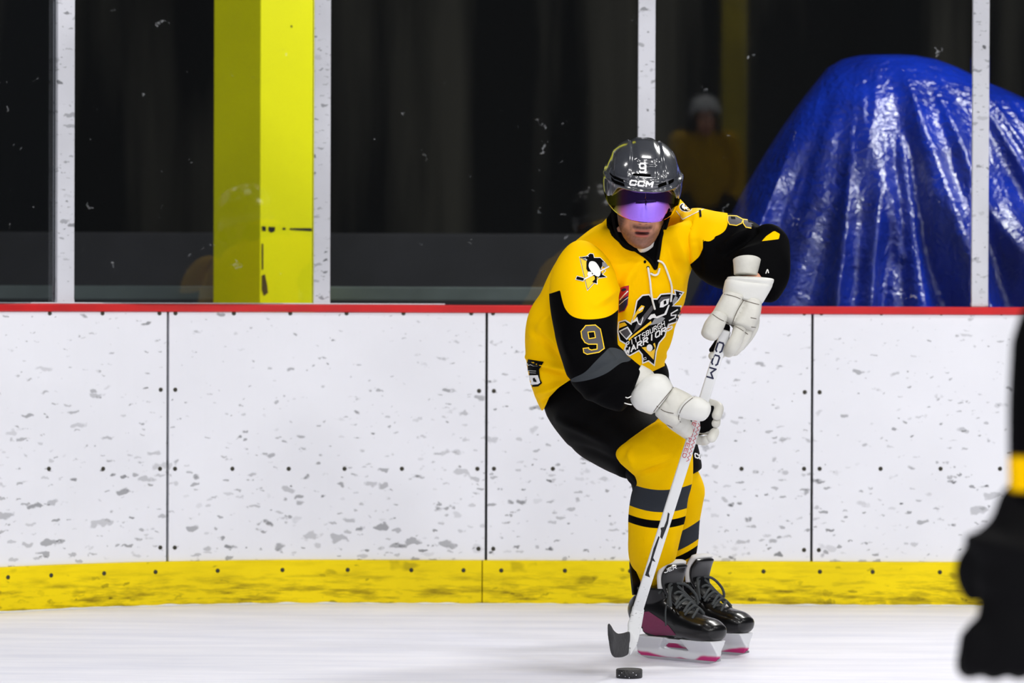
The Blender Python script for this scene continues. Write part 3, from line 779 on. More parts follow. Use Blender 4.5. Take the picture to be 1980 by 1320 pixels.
# ------------------------------------------------------------------ ice skate, own frame: toe +x, up +z, blade on z = 0
def skate(parent, M, mats=None, detail=True):
    M = M @ Matrix.Scale(1.07, 4)
    t = bpy.data.objects.new('ice_skate', None)
    bm = bmesh.new()
    def sec(x, y, z0, z1, hw): return (M @ Vector((x, y, (z0 + z1) / 2)), M.to_3x3() @ Vector((0, hw, 0)), (z1 - z0) / 2)
    loft_w(bm, [sec(-.150, 0, .075, .13, .026), sec(-.13, 0, .062, .19, .036), sec(-.08, 0, .06, .20, .038), (sec(-.02, 0, .062, .178, .040)), sec(.04, 0, .060, .148, .046), sec(.085, 0, .057, .136, .050), sec(.12, 0, .057, .129, .048), sec(.142, 0, .063, .116, .040)], cap0=.01, cap1=.016, ex=2.4)
    def hs(x, z, rx, ry): return (M @ Vector((x, 0, z)), M.to_3x3() @ Vector((rx, 0, 0)), ry)
    loft_w(bm, [hs(-.085, .09, .062, .036), hs(-.084, .14, .062, .036), hs(-.080, .17, .062, .040), hs(-.082, .19, .062, .044), hs(-.084, .205, .062, .046)], cap1=.004, ex=2.3)
    boot = link('ice_skate', remesh(bm, .004, 4), M_gloss if detail else M_gloss, parent)
    # tongue with felt rim, tendon guard
    bm = bmesh.new()
    loft_w(bm, [(M @ Vector((x, 0, z)), M.to_3x3() @ Vector((0, w, 0)), .009) for x, z, w in ((.03, .150, .03), (-.008, .185, .036), (-.022, .215, .044), (-.018, .245, .048), (-.004, .268, .042))], cap1=.006, ex=3)
    tg = link('tongue', to_mesh(bm), M_gloss, boot)
    bm = bmesh.new()
    loft_w(bm, [(M @ Vector((x, 0, z)), M.to_3x3() @ Vector((0, w, 0)), .011) for x, z, w in ((-.033, .205, .048), (-.030, .245, .053), (-.014, .279, .048))], cap1=.006, ex=3)
    link('tongue_felt', to_mesh(bm), M_felt, tg)
    bm = bmesh.new()
    loft_w(bm, [(M @ Vector((x, 0, z)), M.to_3x3() @ Vector((0, w, 0)), .006) for x, z, w in ((-.140, .18, .036), (-.146, .22, .036), (-.156, .265, .030), (-.160, .292, .022))], cap1=.006, ex=3)
    link('tendon_guard', to_mesh(bm), M_gloss, boot)
    # blade holder: top plate, two towers, lower rail
    bm = bmesh.new()
    def hb(x0, x1, z0, z1, w0, w1):
        v = [bm.verts.new(M @ Vector(c)) for c in ((x0[0], -w0, z0), (x0[1], -w0, z0), (x0[1], w0, z0), (x0[0], w0, z0), (x1[0], -w1, z1), (x1[1], -w1, z1), (x1[1], w1, z1), (x1[0], w1, z1))]
        for f in ((0, 3, 2, 1), (4, 5, 6, 7), (0, 1, 5, 4), (1, 2, 6, 5), (2, 3, 7, 6), (3, 0, 4, 7)): bm.faces.new([v[i] for i in f])
    hb((-.146, .150), (-.148, .153), .018, .032, .0085, .009); hb((-.134, .140), (-.146, .150), .008, .018, .006, .0085)
    hb((-.146, -.066), (-.150, -.030), .030, .066, .009, .030)
    hb((.048, .150), (.030, .148), .030, .066, .009, .034)
    hb((-.06, .055), (-.05, .045), .050, .063, .008, .020)
    hm = remesh(bm, .003, 3)
    I = M.inverted()
    attr(hm, 'pink', lambda co: sm(.026, .019, (I @ co).z + .012 * (1 - sm(.05, .11, abs((I @ co).x))) + .006 * noise.noise(co * 25)))
    hd = link('blade_holder', hm, M_plast, boot)
    bm = bmesh.new(); n = 24
    low = [(-.150 + .306 * i / n, .0 + .012 * max(0, abs(i / n - .5) * 2 - .72) ** 1.2 * 4) for i in range(n + 1)]
    rings = [[M @ Vector((x, -.0018, z)), M @ Vector((x, .0018, z)), M @ Vector((x, .0018, .0165)), M @ Vector((x, -.0018, .0165))] for x, z in low]
    rings_to_bm(bm, rings); link('blade', to_mesh(bm), M_steel, hd, False)
    # laces
    if detail:
        bm = bmesh.new()
        for i in range(8):
            t_ = i / 7; x = .075 - .105 * t_; z = .142 + .062 * t_ ** 1.1; w = .026 + .008 * t_
            s = -1 if i % 2 else 1
            pts = [Vector((x + .006 * s, -w - .006, z - .012)), Vector((x + .004 * s, -w * .6, z + .002)), Vector((x, 0, z + .010)), Vector((x - .004 * s, w * .6, z + .002)), Vector((x - .006 * s, w + .006, z - .012))]
            tube(bm, [M @ q for q in pts], .0042, n=8, flat=.6)
        for s in (-1, 1):                                        # bow loops and ends
            tube(bm, [M @ Vector(q) for q in ((-.02, 0, .218), (-.004, s * .035, .214), (.016, s * .056, .186), (.022, s * .058, .160), (.006, s * .05, .17), (-.012, s * .02, .205), (-.02, 0, .218))], .0042, n=8, flat=.6)
            tube(bm, [M @ Vector(q) for q in ((-.02, 0, .218), (-.004, s * .03, .19), (.0, s * .054, .15), (.004, s * .058, .105))], .0026, n=8)
        link('laces', to_mesh(bm), M_sklace, boot)
    return boot

# ------------------------------------------------------------------ THE SKATER
gY = lambda v: CH * F / (v - HOR)
base = P(1320, 1276, 11.30); base.z = 0
man = empty('person', base, 'hockey player in yellow and black number 9 jersey with mirrored visor, bent over a stick', 'person')
HM = Matrix.Translation(P(1242, 350, 11.0)) @ Matrix.Rotation(R(2.0), 4, 'Y') @ Matrix.Rotation(R(4), 4, 'Z') @ Matrix.Rotation(R(20), 4, 'X')

# body: head with neck, trunk and limbs beneath the clothes
bm = head_bm(HM)
def T(pts, r, **k): tube(bm, [P(*p) for p in pts], r, n=24, **k)
T([(1244, 420, 11.06), (1240, 470, 11.10), (1225, 540, 11.18)], [.06, .062, .10])
T([(1238, 500, 11.16), (1215, 580, 11.2), (1180, 680, 11.28), (1155, 760, 11.36)], [.12, .13, .115, .10])
T([(1150, 545, 11.08), (1132, 610, 10.96), (1150, 715, 10.85), (1235, 745, 10.82), (1290, 785, 10.82)], [.05, .05, .045, .033, .03])
T([(1330, 470, 11.16), (1400, 490, 11.1), (1485, 510, 11.0), (1450, 545, 10.9), (1430, 600, 10.87)], [.06, .055, .045, .033, .03])
T([(1135, 795, 11.34), (1205, 845, 11.18), (1268, 885, 11.10), (1266, 980, 11.18), (1260, 1120, 11.32)], [.08, .065, .05, .045, .036])
T([(1190, 800, 11.46), (1270, 850, 11.44), (1318, 915, 11.44), (1316, 990, 11.49), (1312, 1110, 11.58)], [.08, .065, .045, .045, .036])
bme = to_mesh(bm); head_attrs(bme, HM)
body = link('body', bme, M_skin, man)
# helmet and visor
helm, visor = helmet(man, HM, M_helm, M_visor)
th = bvh([helm])
def mirror(poly, c): return [(2 * c - p[0], p[1]) for p in poly][::-1]
sh = []
for pl in ([(1179, 333), (1185, 339), (1205, 347), (1207, 353), (1187, 345), (1180, 338)], [(1181, 341), (1188, 348), (1207, 355), (1208, 361), (1190, 355), (1183, 349)],
           [(1272, 357), (1288, 351), (1289, 357), (1273, 363)], [(1292, 350), (1303, 345), (1302, 352), (1293, 357)],
           [(1224, 335), (1258, 337), (1258, 341), (1224, 339)]):
    sh.append((pl, 0, 0))
for q_ in sh: patch('vent', helm, th, [q_], [M_dark], lift=.0012, grid=3)
sh = text('9', (1237, 316), (11, .3), (0, 17), 3.6, layer=1)
patch('number', helm, th, sh, [M_white], grid=3)['label'] = 'small white number 9'
sh = text('CCM', (1220, 349), (11, 1), (-2, 8), 3.5, gap=.42, layer=1)
patch('lettering', helm, th, sh, [M_white], grid=3)['label'] = 'white maker lettering across the brim'

# jersey body
bm = bmesh.new()
loft(bm, [(1215, 428, 1285, 424, 11.12, .06), (1170, 430, 1335, 415, 11.13, .10), (1125, 455, 1362, 432, 11.14, .135), (1085, 490, 1368, 465, 11.16, .155), (1062, 530, 1345, 500, 11.17, .165), (1045, 570, 1333, 535, 11.18, .168),
          (1022, 605, 1329, 570, 11.20, .172), (1012, 650, 1320, 610, 11.22, .178), (1012, 695, 1303, 652, 11.25, .18), (1020, 745, 1289, 685, 11.28, .175), (1034, 780, 1284, 703, 11.31, .165), (1046, 797, 1268, 716, 11.33, .15)], cap0=.03, cap1=.01)
jf = folds([((1195, 560), (1195, 650), 10, -.02), ((1215, 530), (1205, 600), 8, .008), ((1090, 590), (1035, 650), 9, .009), ((1040, 640), (1090, 700), 7, -.010), ((1022, 690), (1095, 715), 7, .012), ((1030, 700), (1110, 730), 6, -.008),
            ((1040, 760), (1110, 735), 7, .012), ((1050, 775), (1105, 745), 5, -.010), ((1290, 470), (1310, 540), 8, -.009), ((1308, 460), (1325, 520), 8, .008), ((1240, 500), (1200, 560), 8, .006), ((1320, 600), (1295, 680), 8, -.008), ((1290, 690), (1310, 620), 6, .008), ((1270, 560), (1285, 640), 12, .008)],
           .016, 7)
jm = remesh(bm, .0065, 8, disp=jf)
def vneck(co):  # black undershirt and neck shadow painted onto the closed jersey
    u, v = proj(co)
    return poly_sdf(u, v, [(1160, 380), (1172, 404), (1173, 436), (1185, 456), (1206, 474), (1230, 486), (1255, 503), (1267, 519), (1270, 500), (1272, 482), (1277, 453), (1290, 424), (1310, 380)]) if co.y < 11.25 else -5
HEM = [(1044, 799), (1052, 790), (1062, 768), (1080, 749), (1103, 734), (1150, 733), (1262, 718), (1275, 712), (1300, 700)]
def hemv(u):
    if u < HEM[0][0]: return 9999
    for a, b in zip(HEM, HEM[1:]):
        if a[0] <= u <= b[0]: return a[1] + (b[1] - a[1]) * (u - a[0]) / (b[0] - a[0])
    return 9999
bj = bmesh.new(); bj.from_mesh(jm); low = {}
for v in bj.verts:
    u_, v_ = proj(v.co); low[v] = v_ - hemv(u_)
bmesh.ops.delete(bj, geom=[f for f in bj.faces if all(low[v] > 0 for v in f.verts)], context='FACES')
for v in bj.verts:
    if low.get(v, -1) > 0: v.co.z += low[v] / 642
bmesh.ops.delete(bj, geom=[v for v in bj.verts if not v.link_faces], context='VERTS')
bj.to_mesh(jm); bj.free()
attr(jm, 'black', vneck)
jersey = link('jersey', jm, M_jersey, man)
# near sleeve (image left)
bm = bmesh.new()
loft(bm, [(1106, 504, 1142, 492, 11.07, .05), (1078, 516, 1170, 504, 11.04, .09), (1062, 545, 1193, 540, 10.99, .108), (1064, 590, 1198, 585, 10.95, .11), (1076, 645, 1196, 640, 10.91, .105), (1088, 695, 1198, 672, 10.87, .098),
          (1098, 728, 1212, 688, 10.84, .092), (1118, 755, 1226, 700, 10.82, .082), (1160, 782, 1238, 708, 10.80, .072), (1200, 795, 1246, 714, 10.79, .06)], cap0=.04, cap1=.006)
sf = folds([((1100, 735), (1210, 690), 6, -.004), ((1165, 640), (1195, 690), 8, -.010), ((1150, 590), (1193, 560), 8, .008), ((1130, 770), (1200, 735), 8, .008), ((1090, 650), (1110, 700), 10, .006)], .008, 8)
sm_ = remesh(bm, .0055, 7, disp=sf)
YK = [(1040, 430), (1240, 430), (1212, 580)] + spl([(1196, 598), (1183, 608), (1168, 614), (1145, 617), (1122, 616), (1105, 610), (1094, 598), (1088, 583), (1083, 561)]) + [(1065, 567), (1040, 572)]
attr(sm_, 'black', lambda co: -poly_sdf(*proj(co), YK))
BAND = spl([(1108, 738), (1104, 733), (1130, 720), (1150, 700), (1168, 682), (1180, 672), (1200, 676), (1220, 690), (1216, 698), (1200, 702), (1175, 720), (1150, 731), (1125, 737)], True)
attr(sm_, 'grey', lambda co: poly_sdf(*proj(co), BAND))
attr(sm_, 'gold', lambda co: -9.0)
slv = link('sleeve', sm_, M_slv, man)
# far sleeve (image right)
bm = bmesh.new()
loft(bm, [(1318, 470, 1322, 402, 11.14, .07), (1338, 518, 1352, 398, 11.14, .10), (1362, 545, 1385, 408, 11.12, .105), (1395, 560, 1420, 417, 11.10, .10), (1440, 572, 1462, 430, 11.06, .092), (1485, 576, 1495, 462, 11.02, .08)], cap0=.02, cap1=.03)
loft(bm, [(1462, 440, 1519, 500, 11.02, .07), (1440, 480, 1520, 545, 10.97, .07), (1420, 515, 1500, 578, 10.93, .062)], cap0=.03, cap1=.01)
f2 = folds([((1395, 480), (1455, 438), 7, .010), ((1405, 492), (1462, 448), 5, -.010), ((1410, 505), (1480, 470), 7, .008), ((1345, 470), (1352, 520), 8, -.010), ((1330, 430), (1345, 500), 8, .006)], .010, 8)
s2 = remesh(bm, .0055, 6, disp=f2)
CAP = [(1300, 380), (1350, 380)] + spl([(1402, 398), (1407, 415), (1407, 432), (1402, 445), (1392, 453), (1382, 457)]) + spl([(1381, 461), (1373, 466), (1365, 466), (1359, 463)]) + spl([(1359, 480), (1352, 495), (1343, 504), (1331, 514)]) + [(1300, 540)]
attr(s2, 'black', lambda co: -poly_sdf(*proj(co), CAP)); attr(s2, 'grey', lambda co: -9.0)
attr(s2, 'gold', lambda co: poly_sdf(*proj(co), [(1473, 466), (1482, 456), (1497, 446), (1508, 452), (1506, 462), (1490, 464)]))
slv2 = link('sleeve', s2, M_slv, man)

# patches on the cloth
tj = bvh([jersey]); ta = bvh([slv]); tb = bvh([slv2]); tall = bvh([jersey, slv, slv2])
def C(x, y, o=(1000, 380), k=5.5): return (o[0] + x / k, o[1] + y / k)
def grow(poly, d):
    cx = sum(p[0] for p in poly) / len(poly); cy = sum(p[1] for p in poly) / len(poly); n = len(poly); out = []
    ar = sum(poly[i][0] * poly[(i + 1) % n][1] - poly[(i + 1) % n][0] * poly[i][1] for i in range(n)); sg = 1 if ar > 0 else -1
    for i in range(n):
        a, b, c = poly[i - 1], poly[i], poly[(i + 1) % n]
        n1 = ((b[1] - a[1]), -(b[0] - a[0])); n2 = ((c[1] - b[1]), -(c[0] - b[0]))
        l1 = math.hypot(*n1) or 1; l2 = math.hypot(*n2) or 1
        nx, ny = n1[0] / l1 + n2[0] / l2, n1[1] / l1 + n2[1] / l2; l = math.hypot(nx, ny) or 1
        k = min(1.6, 2 / max(l, .5)) / 1
        out.append((b[0] + sg * nx / l * d * k, b[1] + sg * ny / l * d * k))
    return out
def ell(cx, cy, a, b, rot=0, n=20):
    c, s = math.cos(rot), math.sin(rot)
    return [(cx + a * math.cos(t) * c - b * math.sin(t) * s, cy + a * math.cos(t) * s + b * math.sin(t) * c) for t in [2 * math.pi * i / n for i in range(n)]]
# big sleeve number: grey with gold edge
N9 = [(735, 490), (830, 487), (885, 530), (905, 620), (925, 735), (860, 790), (745, 798), (708, 770), (702, 738), (805, 730), (800, 705), (700, 690), (682, 560)]
N9 = [(730, 492), (830, 486), (882, 528), (925, 735), (870, 775), (745, 797), (710, 778), (703, 735), (760, 728), (765, 742), (792, 752), (850, 742), (850, 690), (760, 690), (722, 672), (690, 622), (680, 555)]
H9 = [(752, 562), (820, 556), (832, 622), (765, 632)]
q9 = [C(x, y, (1000, 540)) for x, y in N9]; h9 = [C(x, y, (1000, 540)) for x, y in H9]
sh = [(q9, 1, 0)] + [(s_, 0, 1) for s_ in stroke(q9, 1.9, True)] + [(h9, 2, 1)] + [(s_, 0, 2) for s_ in stroke(h9, 1.7, True)]
patch('number_patch', slv, ta, sh, [M_gold, M_gry, M_black], grid=4)['label'] = 'charcoal number 9 edged in gold'
# far sleeve number lying over the shoulder
O2 = (1140, 240); k2 = 4.714
def C1(x, y): return C(x, y, O2, k2)
g1 = [C1(*p) for p in ((1262, 835), (1340, 838), (1400, 870), (1385, 905), (1340, 925), (1275, 915), (1258, 880))]
g2 = [C1(*p) for p in ((1400, 868), (1480, 878), (1492, 905), (1470, 948), (1425, 940), (1400, 905))]
sh = [(g1, 1, 0), (g2, 1, 0)] + [(s_, 0, 1) for s_ in stroke(g1, 1.7, True)] + [(s_, 0, 1) for s_ in stroke([g2[1], g2[0], g2[5], g2[4], g2[3]], 1.7)] + [([C1(*p) for p in ((1288, 842), (1325, 845), (1330, 866), (1292, 862))], 2, 2)]
patch('number_patch', slv2, tb, sh, [M_gold, M_gry, M_black], grid=4)['label'] = 'charcoal number 9 edged in gold, seen from above'
# triangle emblem with a bird and stick on the shoulder
def emblem(name, parent, tree, f, sc=1.0, wl=1.6):
    tri = [f(*p) for p in ((668, 648), (930, 790), (748, 990))]
    birdb = [f(*p) for p in ((740, 640), (775, 610), (805, 615), (815, 655), (880, 655), (925, 700), (945, 745), (905, 730), (885, 770), (900, 830), (945, 855), (880, 862), (845, 858), (845, 925), (795, 908), (825, 880), (822, 850), (770, 830), (735, 770), (735, 700), (745, 670), (668, 648))]
    belly = spl([f(*p) for p in ((790, 690), (830, 700), (865, 745), (885, 800), (870, 850), (835, 845), (790, 805), (760, 750), (765, 705))], True, 3)
    stk = stroke([f(968, 748), f(715, 880)], wl * 1.5); bl = [f(*p) for p in ((640, 850), (715, 872), (700, 895), (628, 878))]
    gl1 = [f(*p) for p in ((900, 700), (935, 705), (960, 745), (930, 755), (900, 740))]; gl2 = [f(*p) for p in ((755, 800), (790, 805), (795, 850), (760, 860), (745, 830))]; eye_ = ell(*f(752, 640), .9, 1.1); bk = [f(*p) for p in ((700, 662), (732, 655), (728, 668), (712, 690), (722, 668), (702, 676))]
    sh = [(grow(tri, 1.6 * sc), 0, 0), (grow(birdb, 1.5 * sc), 0, 0), (grow(bl, 1.4 * sc), 0, 0), (tri, 2, 1)]
    sh += [(s_, 1, 2) for s_ in stroke(tri, .7 * sc, True)] + [(birdb, 1, 3), (belly, 0, 4)] + [(s_, 0, 5) for s_ in stk] + [(bl, 1, 5), (gl1, 3, 6), (gl2, 0, 6), (eye_, 0, 6), (bk, 3, 6)]
    o = patch(name, parent, tree, sh, [M_white, M_black, M_gold, M_lgry], grid=4, step=.0005); return o
emblem('shoulder_emblem', slv, ta, lambda x, y: C(x, y))['label'] = 'black, white and gold triangle emblem on the near shoulder'
# the same emblem, foreshortened over the far shoulder
def f_far(x, y):
    a = (x - 790) / 170; b = (y - 800) / 190
    return (1332 + a * 20 + b * 3, 405 + b * 13 + a * 3)
dsh = [(ell(1326, 401, 13, 9, .2), 0, 0), (ell(1326, 401, 11.5, 7.5, .2), 1, 1), (ell(1325, 399, 7.5, 5.2, -.1), 0, 2),
       ([C1(*p) for p in ((800, 790), (850, 868), (1045, 770), (1000, 730), (900, 700))], 2, 0), ([C1(*p) for p in ((905, 740), (960, 720), (965, 755), (920, 765))], 3, 2), ([C1(*p) for p in ((995, 785), (1015, 785), (1022, 845), (1002, 850))], 1, 2)]
dsh += [(s_, 0, 1) for s_ in stroke([C1(*p) for p in ((790, 790), (850, 868), (1045, 770))], 1.3)]
patch('shoulder_emblem', jersey, tall, dsh, [M_white, M_black, M_gold, M_lgry], grid=4)['label'] = 'triangle emblem foreshortened on the far shoulder'
# small red and navy shield
O4 = (1180, 480)
def C4(x, y): return C(x, y, O4)
shd = [C4(*p) for p in ((100, 430), (150, 408), (192, 400), (190, 480), (180, 600), (150, 660), (95, 680), (92, 540))]
sh = [(grow(shd, 1.0), 0, 0), (shd, 1, 1), ([C4(*p) for p in ((97, 560), (188, 500), (180, 590), (150, 655), (98, 675))], 2, 2)]
sh += [(s_, 3, 3) for s_ in stroke([C4(100, 600), C4(186, 520)], 1.0)] + [(s_, 3, 3) for s_ in stroke([C4(108, 545), C4(182, 455)], 2.0)] + [(ell(*C4(145, 440), 4.6, 2.8, -.4), 2, 2)]
patch('shield_patch', jersey, tj, sh, [M_redp, M_redp, M_navy, M_white], grid=4)['label'] = 'small red and navy shield patch'
# chest crest
crest = [(290, 560), (345, 505), (410, 498), (445, 545), (500, 545), (540, 495), (640, 485), (700, 500), (690, 450), (765, 470), (742, 500), (715, 545), (650, 615), (742, 618), (744, 700), (705, 775), (610, 800), (570, 930), (510, 1000), (480, 1090), (462, 1232),
         (405, 1185), (350, 1208), (345, 1125), (305, 1075), (205, 1130), (150, 1100), (180, 1015), (110, 975), (88, 880), (100, 790), (160, 772), (225, 815), (262, 700)]
crest = [C4(*p) for p in crest]
sh = [(grow(crest, 2.6), 0, 0), (crest, 1, 1)]
def add(col, pts, layer=2): sh.append(([C4(*p) for p in pts], col, layer))
add(2, ((100, 800), (155, 785), (180, 815), (100, 850), (92, 870))); add(0, ((92, 880), (185, 830), (235, 905), (175, 975))); add(3, ((112, 885), (180, 848), (215, 905), (170, 955)), 3)
add(2, ((190, 960), (430, 770), (438, 795), (230, 950), (200, 985))); add(2, ((235, 740), (290, 650), (330, 602), (365, 612), (340, 668), (285, 700), (245, 790))); add(0, ((300, 650), (345, 615), (352, 635), (305, 668)), 3)
add(3, ((240, 900), (280, 800), (360, 700), (440, 600), (460, 640), (400, 720), (330, 820))); add(0, ((215, 800), (285, 725), (300, 790), (320, 800), (345, 720), (350, 740), (325, 815), (300, 810), (280, 770)), 3)
add(3, ((510, 560), (540, 515), (640, 508), (625, 545), (540, 560), (518, 590))); add(0, ((532, 570), (560, 545), (622, 530), (610, 590), (560, 622), (525, 625)), 3); add(1, ((562, 560), (585, 550), (590, 585), (565, 598)), 4)
add(0, ((395, 745), (430, 700), (470, 690), (490, 720), (570, 690), (610, 600), (625, 600), (590, 700), (500, 740), (450, 735), (420, 755)), 3)
add(4, ((440, 790), (470, 745), (550, 725), (580, 740), (540, 790), (400, 820)), 2); add(4, ((655, 560), (685, 500), (712, 520), (700, 560), (660, 600)), 3); add(1, ((725, 468), (752, 476), (738, 494), (715, 488)), 4); add(0, ((728, 474), (748, 479), (738, 489), (722, 485)), 5)
# star-like tail with small emblem
add(2, ((330, 1050), (400, 1040), (470, 1000), (478, 1040), (455, 1180), (400, 1120)), 3); add(1, ((380, 1000), (450, 1010), (470, 1060), (430, 1090), (380, 1060)), 4); add(0, tuple(((412 + 32 * math.cos(a)), (1052 + 38 * math.sin(a))) for a in [i * .45 for i in range(14)]), 5)
add(0, ((345, 1160), (375, 1150), (380, 1175), (350, 1185)), 4); add(1, ((352, 1163), (372, 1157), (375, 1170), (355, 1177)), 5)
a0 = C4(170, 1010); 
sh += text('PITTSBURGH', C4(170, 1000), (5.0, -2.9), (.9, 8.4), 1.5, gap=.5, mi=0, layer=4)
sh += text('WARRIORS', C4(158, 1075), (8.2, -4.7), (-.3, 10.0), 2.5, gap=.42, mi=0, layer=4)
sh += [(s_, 0, 4) for s_ in stroke([C4(*p) for p in ((705, 650), (640, 690), (640, 712), (690, 705), (680, 735), (620, 765))], 2.4)]
patch('chest_crest', jersey, tj, sh, [M_white, M_black, M_gold, M_gry, M_lgry], grid=3.4, lift=.002, step=.0009)['label'] = 'black, white and gold crest with PITTSBURGH WARRIORS lettering'
# maker's tag on the hip
tag = [C(x, y, (1000, 540)) for x, y in ((118, 850), (285, 878), (235, 960), (245, 1060), (268, 1100), (230, 1135), (112, 1148), (92, 1080), (92, 960))]
tagw = [C(x, y, (1000, 540)) for x, y in ((93, 1020), (225, 1015), (250, 1095), (225, 1112), (108, 1122), (94, 1080))]
sh = [(tag, 1, 0), (tagw, 0, 1), ([C(x, y, (1000, 540)) for x, y in ((172, 1050), (190, 1042), (208, 1068), (214, 1088), (180, 1084))], 1, 2)]
sh += [(s_, 0, 2) for s_ in stroke([C(100, 965, (1000, 540)), C(205, 972, (1000, 540))], .7)] + [(s_, 0, 2) for s_ in stroke([C(100, 985, (1000, 540)), C(205, 992, (1000, 540))], .5)] + [(s_, 0, 2) for s_ in stroke([C(x, y, (1000, 540)) for x, y in ((100, 890), (108, 915), (118, 890), (125, 912), (150, 905), (180, 920), (215, 912))], .8)]
patch('hem_tag', jersey, tj, sh, [M_white, M_black], grid=3, lift=.003, step=.0012)['label'] = 'black and white tag near the hem'
# collar band, undershirt, laces, eyelets
def on(tree, u, v, lift):
    d = (P(u, v, 10) - CP).normalized(); h = tree.ray_cast(CP, d)
    return (h[0] if h[0] is not None else P(u, v, 11)) - d * lift
bm = bmesh.new()
left = [(1177, 436), (1186, 453), (1207, 471), (1231, 484), (1255, 501), (1267, 518)]
right = [(1292, 420), (1279, 452), (1274, 482), (1271, 500), (1268, 517)]
for pl in (left, right): tube(bm, [on(tj, u, v, .001) for u, v in pl], .0062, n=10)
link('collar', to_mesh(bm), M_black, jersey)
bm = bmesh.new(); loft(bm, [(1222, 462, 1270, 454, 11.03, .048), (1229, 478, 1267, 464, 11.025, .048), (1239, 490, 1264, 476, 11.02, .043)], cap0=.004, cap1=.004)
link('undershirt', remesh(bm, .004, 3, disp=lambda c, n: .002 * noise.noise(c * 60)), M_lace, man)
bm = bmesh.new()
for pl in ([(1253, 518), (1257, 544), (1260, 573), (1266, 597)], [(1273, 504), (1283, 510), (1292, 531), (1299, 556), (1297, 582)], [(1259, 529), (1266, 532), (1272, 529), (1275, 520)]):
    tube(bm, [on(tj, u, v, .006) for u, v in pl], .0031, n=10)
link('neck_lace', to_mesh(bm), M_lace, jersey)
patch('eyelet', jersey, tj, [(ell(1247, 506, 2.6, 3), 0, 1), (ell(1253, 517, 3, 3), 0, 1), (ell(1260, 529, 2.6, 2.6), 0, 1)], [M_black], grid=2)

# pants
bm = bmesh.new()
loft(bm, [(1060, 740, 1275, 700, 11.34, .15), (1050, 790, 1280, 730, 11.33, .165), (1086, 838, 1275, 765, 11.27, .15), (1130, 877, 1275, 795, 11.20, .125), (1168, 904, 1280, 818, 11.14, .11), (1198, 922, 1288, 835, 11.11, .098)], cap0=.03, cap1=.01)
loft(bm, [(1120, 770, 1291, 712, 11.46, .14), (1190, 810, 1300, 740, 11.46, .13), (1235, 860, 1325, 785, 11.45, .12), (1270, 900, 1346, 845, 11.43, .10), (1290, 922, 1357, 902, 11.43, .09)], cap0=.03, cap1=.01)
loft(bm, [(1255, 705, 1288, 703, 11.35, .06), (1245, 735, 1293, 728, 11.35, .07), (1235, 770, 1280, 760, 11.35, .06)], cap0=.01, cap1=.01)
pants = link('pants', remesh(bm, .007, 6, disp=folds([((1080, 810), (1180, 860), 8, .008), ((1110, 860), (1190, 890), 7, -.006)], .012, 7)), M_pant, man)
bm = bmesh.new()      # pad edge and straps behind the knee
loft(bm, [(1185, 885, 1250, 870, 11.14, .06), (1205, 915, 1262, 900, 11.14, .065), (1222, 940, 1262, 930, 11.15, .06), (1226, 958, 1262, 950, 11.16, .05)], cap0=.01, cap1=.01)
link('knee_strap', remesh(bm, .005, 3, disp=lambda c, n: .004 * noise.noise(c * 45)), M_pant, pants)
tp = bvh([pants])
patch('pants_lettering', pants, tp, text('CC', (1343, 876), (6, 2), (1, 8), 2.2, layer=1), [M_white], grid=3)
# socks
def sock(secs, bands, fl):
    bm = bmesh.new(); loft(bm, secs, cap0=.03, cap1=.005)
    me = remesh(bm, .0055, 7, disp=fl)
    def stripe(co, lst):
        u, v = proj(co); best = -99
        for v0, v1, uc, curv, slope in lst:
            w = v - slope * (u - uc) + curv * (u - uc) ** 2
            best = max(best, min(w - v0, v1 - w))
        return best
    attr(me, 'grey', lambda co: stripe(co, bands[0])); attr(me, 'black', lambda co: stripe(co, bands[1]))
    return link('sock', me, M_sock, man)
sk1 = sock([(1262, 822, 1312, 812, 11.04, .05), (1222, 845, 1334, 838, 11.03, .085), (1190, 879, 1340, 868, 11.04, .095), (1222, 910, 1341, 900, 11.06, .092), (1232, 934, 1338, 930, 11.09, .085), (1221, 957, 1331, 960, 11.12, .078),
      (1214, 1000, 1327, 1000, 11.15, .076), (1214, 1045, 1317, 1045, 11.20, .073), (1216, 1078, 1304, 1074, 11.28, .062), (1228, 1098, 1294, 1090, 11.31, .054), (1240, 1125, 1285, 1120, 11.33, .045)],
     ([(947, 990, 1280, .0034, 0)], [(1006, 1021, 1275, .0034, 0)]),
     folds([((1200, 885), (1215, 860), 6, -.006), ((1232, 918), (1290, 895), 5, -.007), ((1235, 905), (1300, 885), 7, .006), ((1212, 870), (1225, 905), 6, .006), ((1300, 1030), (1300, 1090), 9, .004)], .006, 9))
sk2 = sock([(1285, 880, 1335, 880, 11.41, .06), (1285, 915, 1350, 912, 11.42, .085), (1285, 945, 1363, 945, 11.44, .085), (1285, 970, 1359, 968, 11.46, .08), (1285, 1000, 1354, 1000, 11.49, .075), (1283, 1040, 1352, 1040, 11.52, .072), (1280, 1075, 1346, 1072, 11.55, .068), (1283, 1100, 1340, 1095, 11.57, .06), (1290, 1130, 1335, 1122, 11.58, .05)],
     ([(1017, 1052, 1335, .004, -.6)], [(1063, 1077, 1335, .004, -.6)]), folds([], .006, 9))
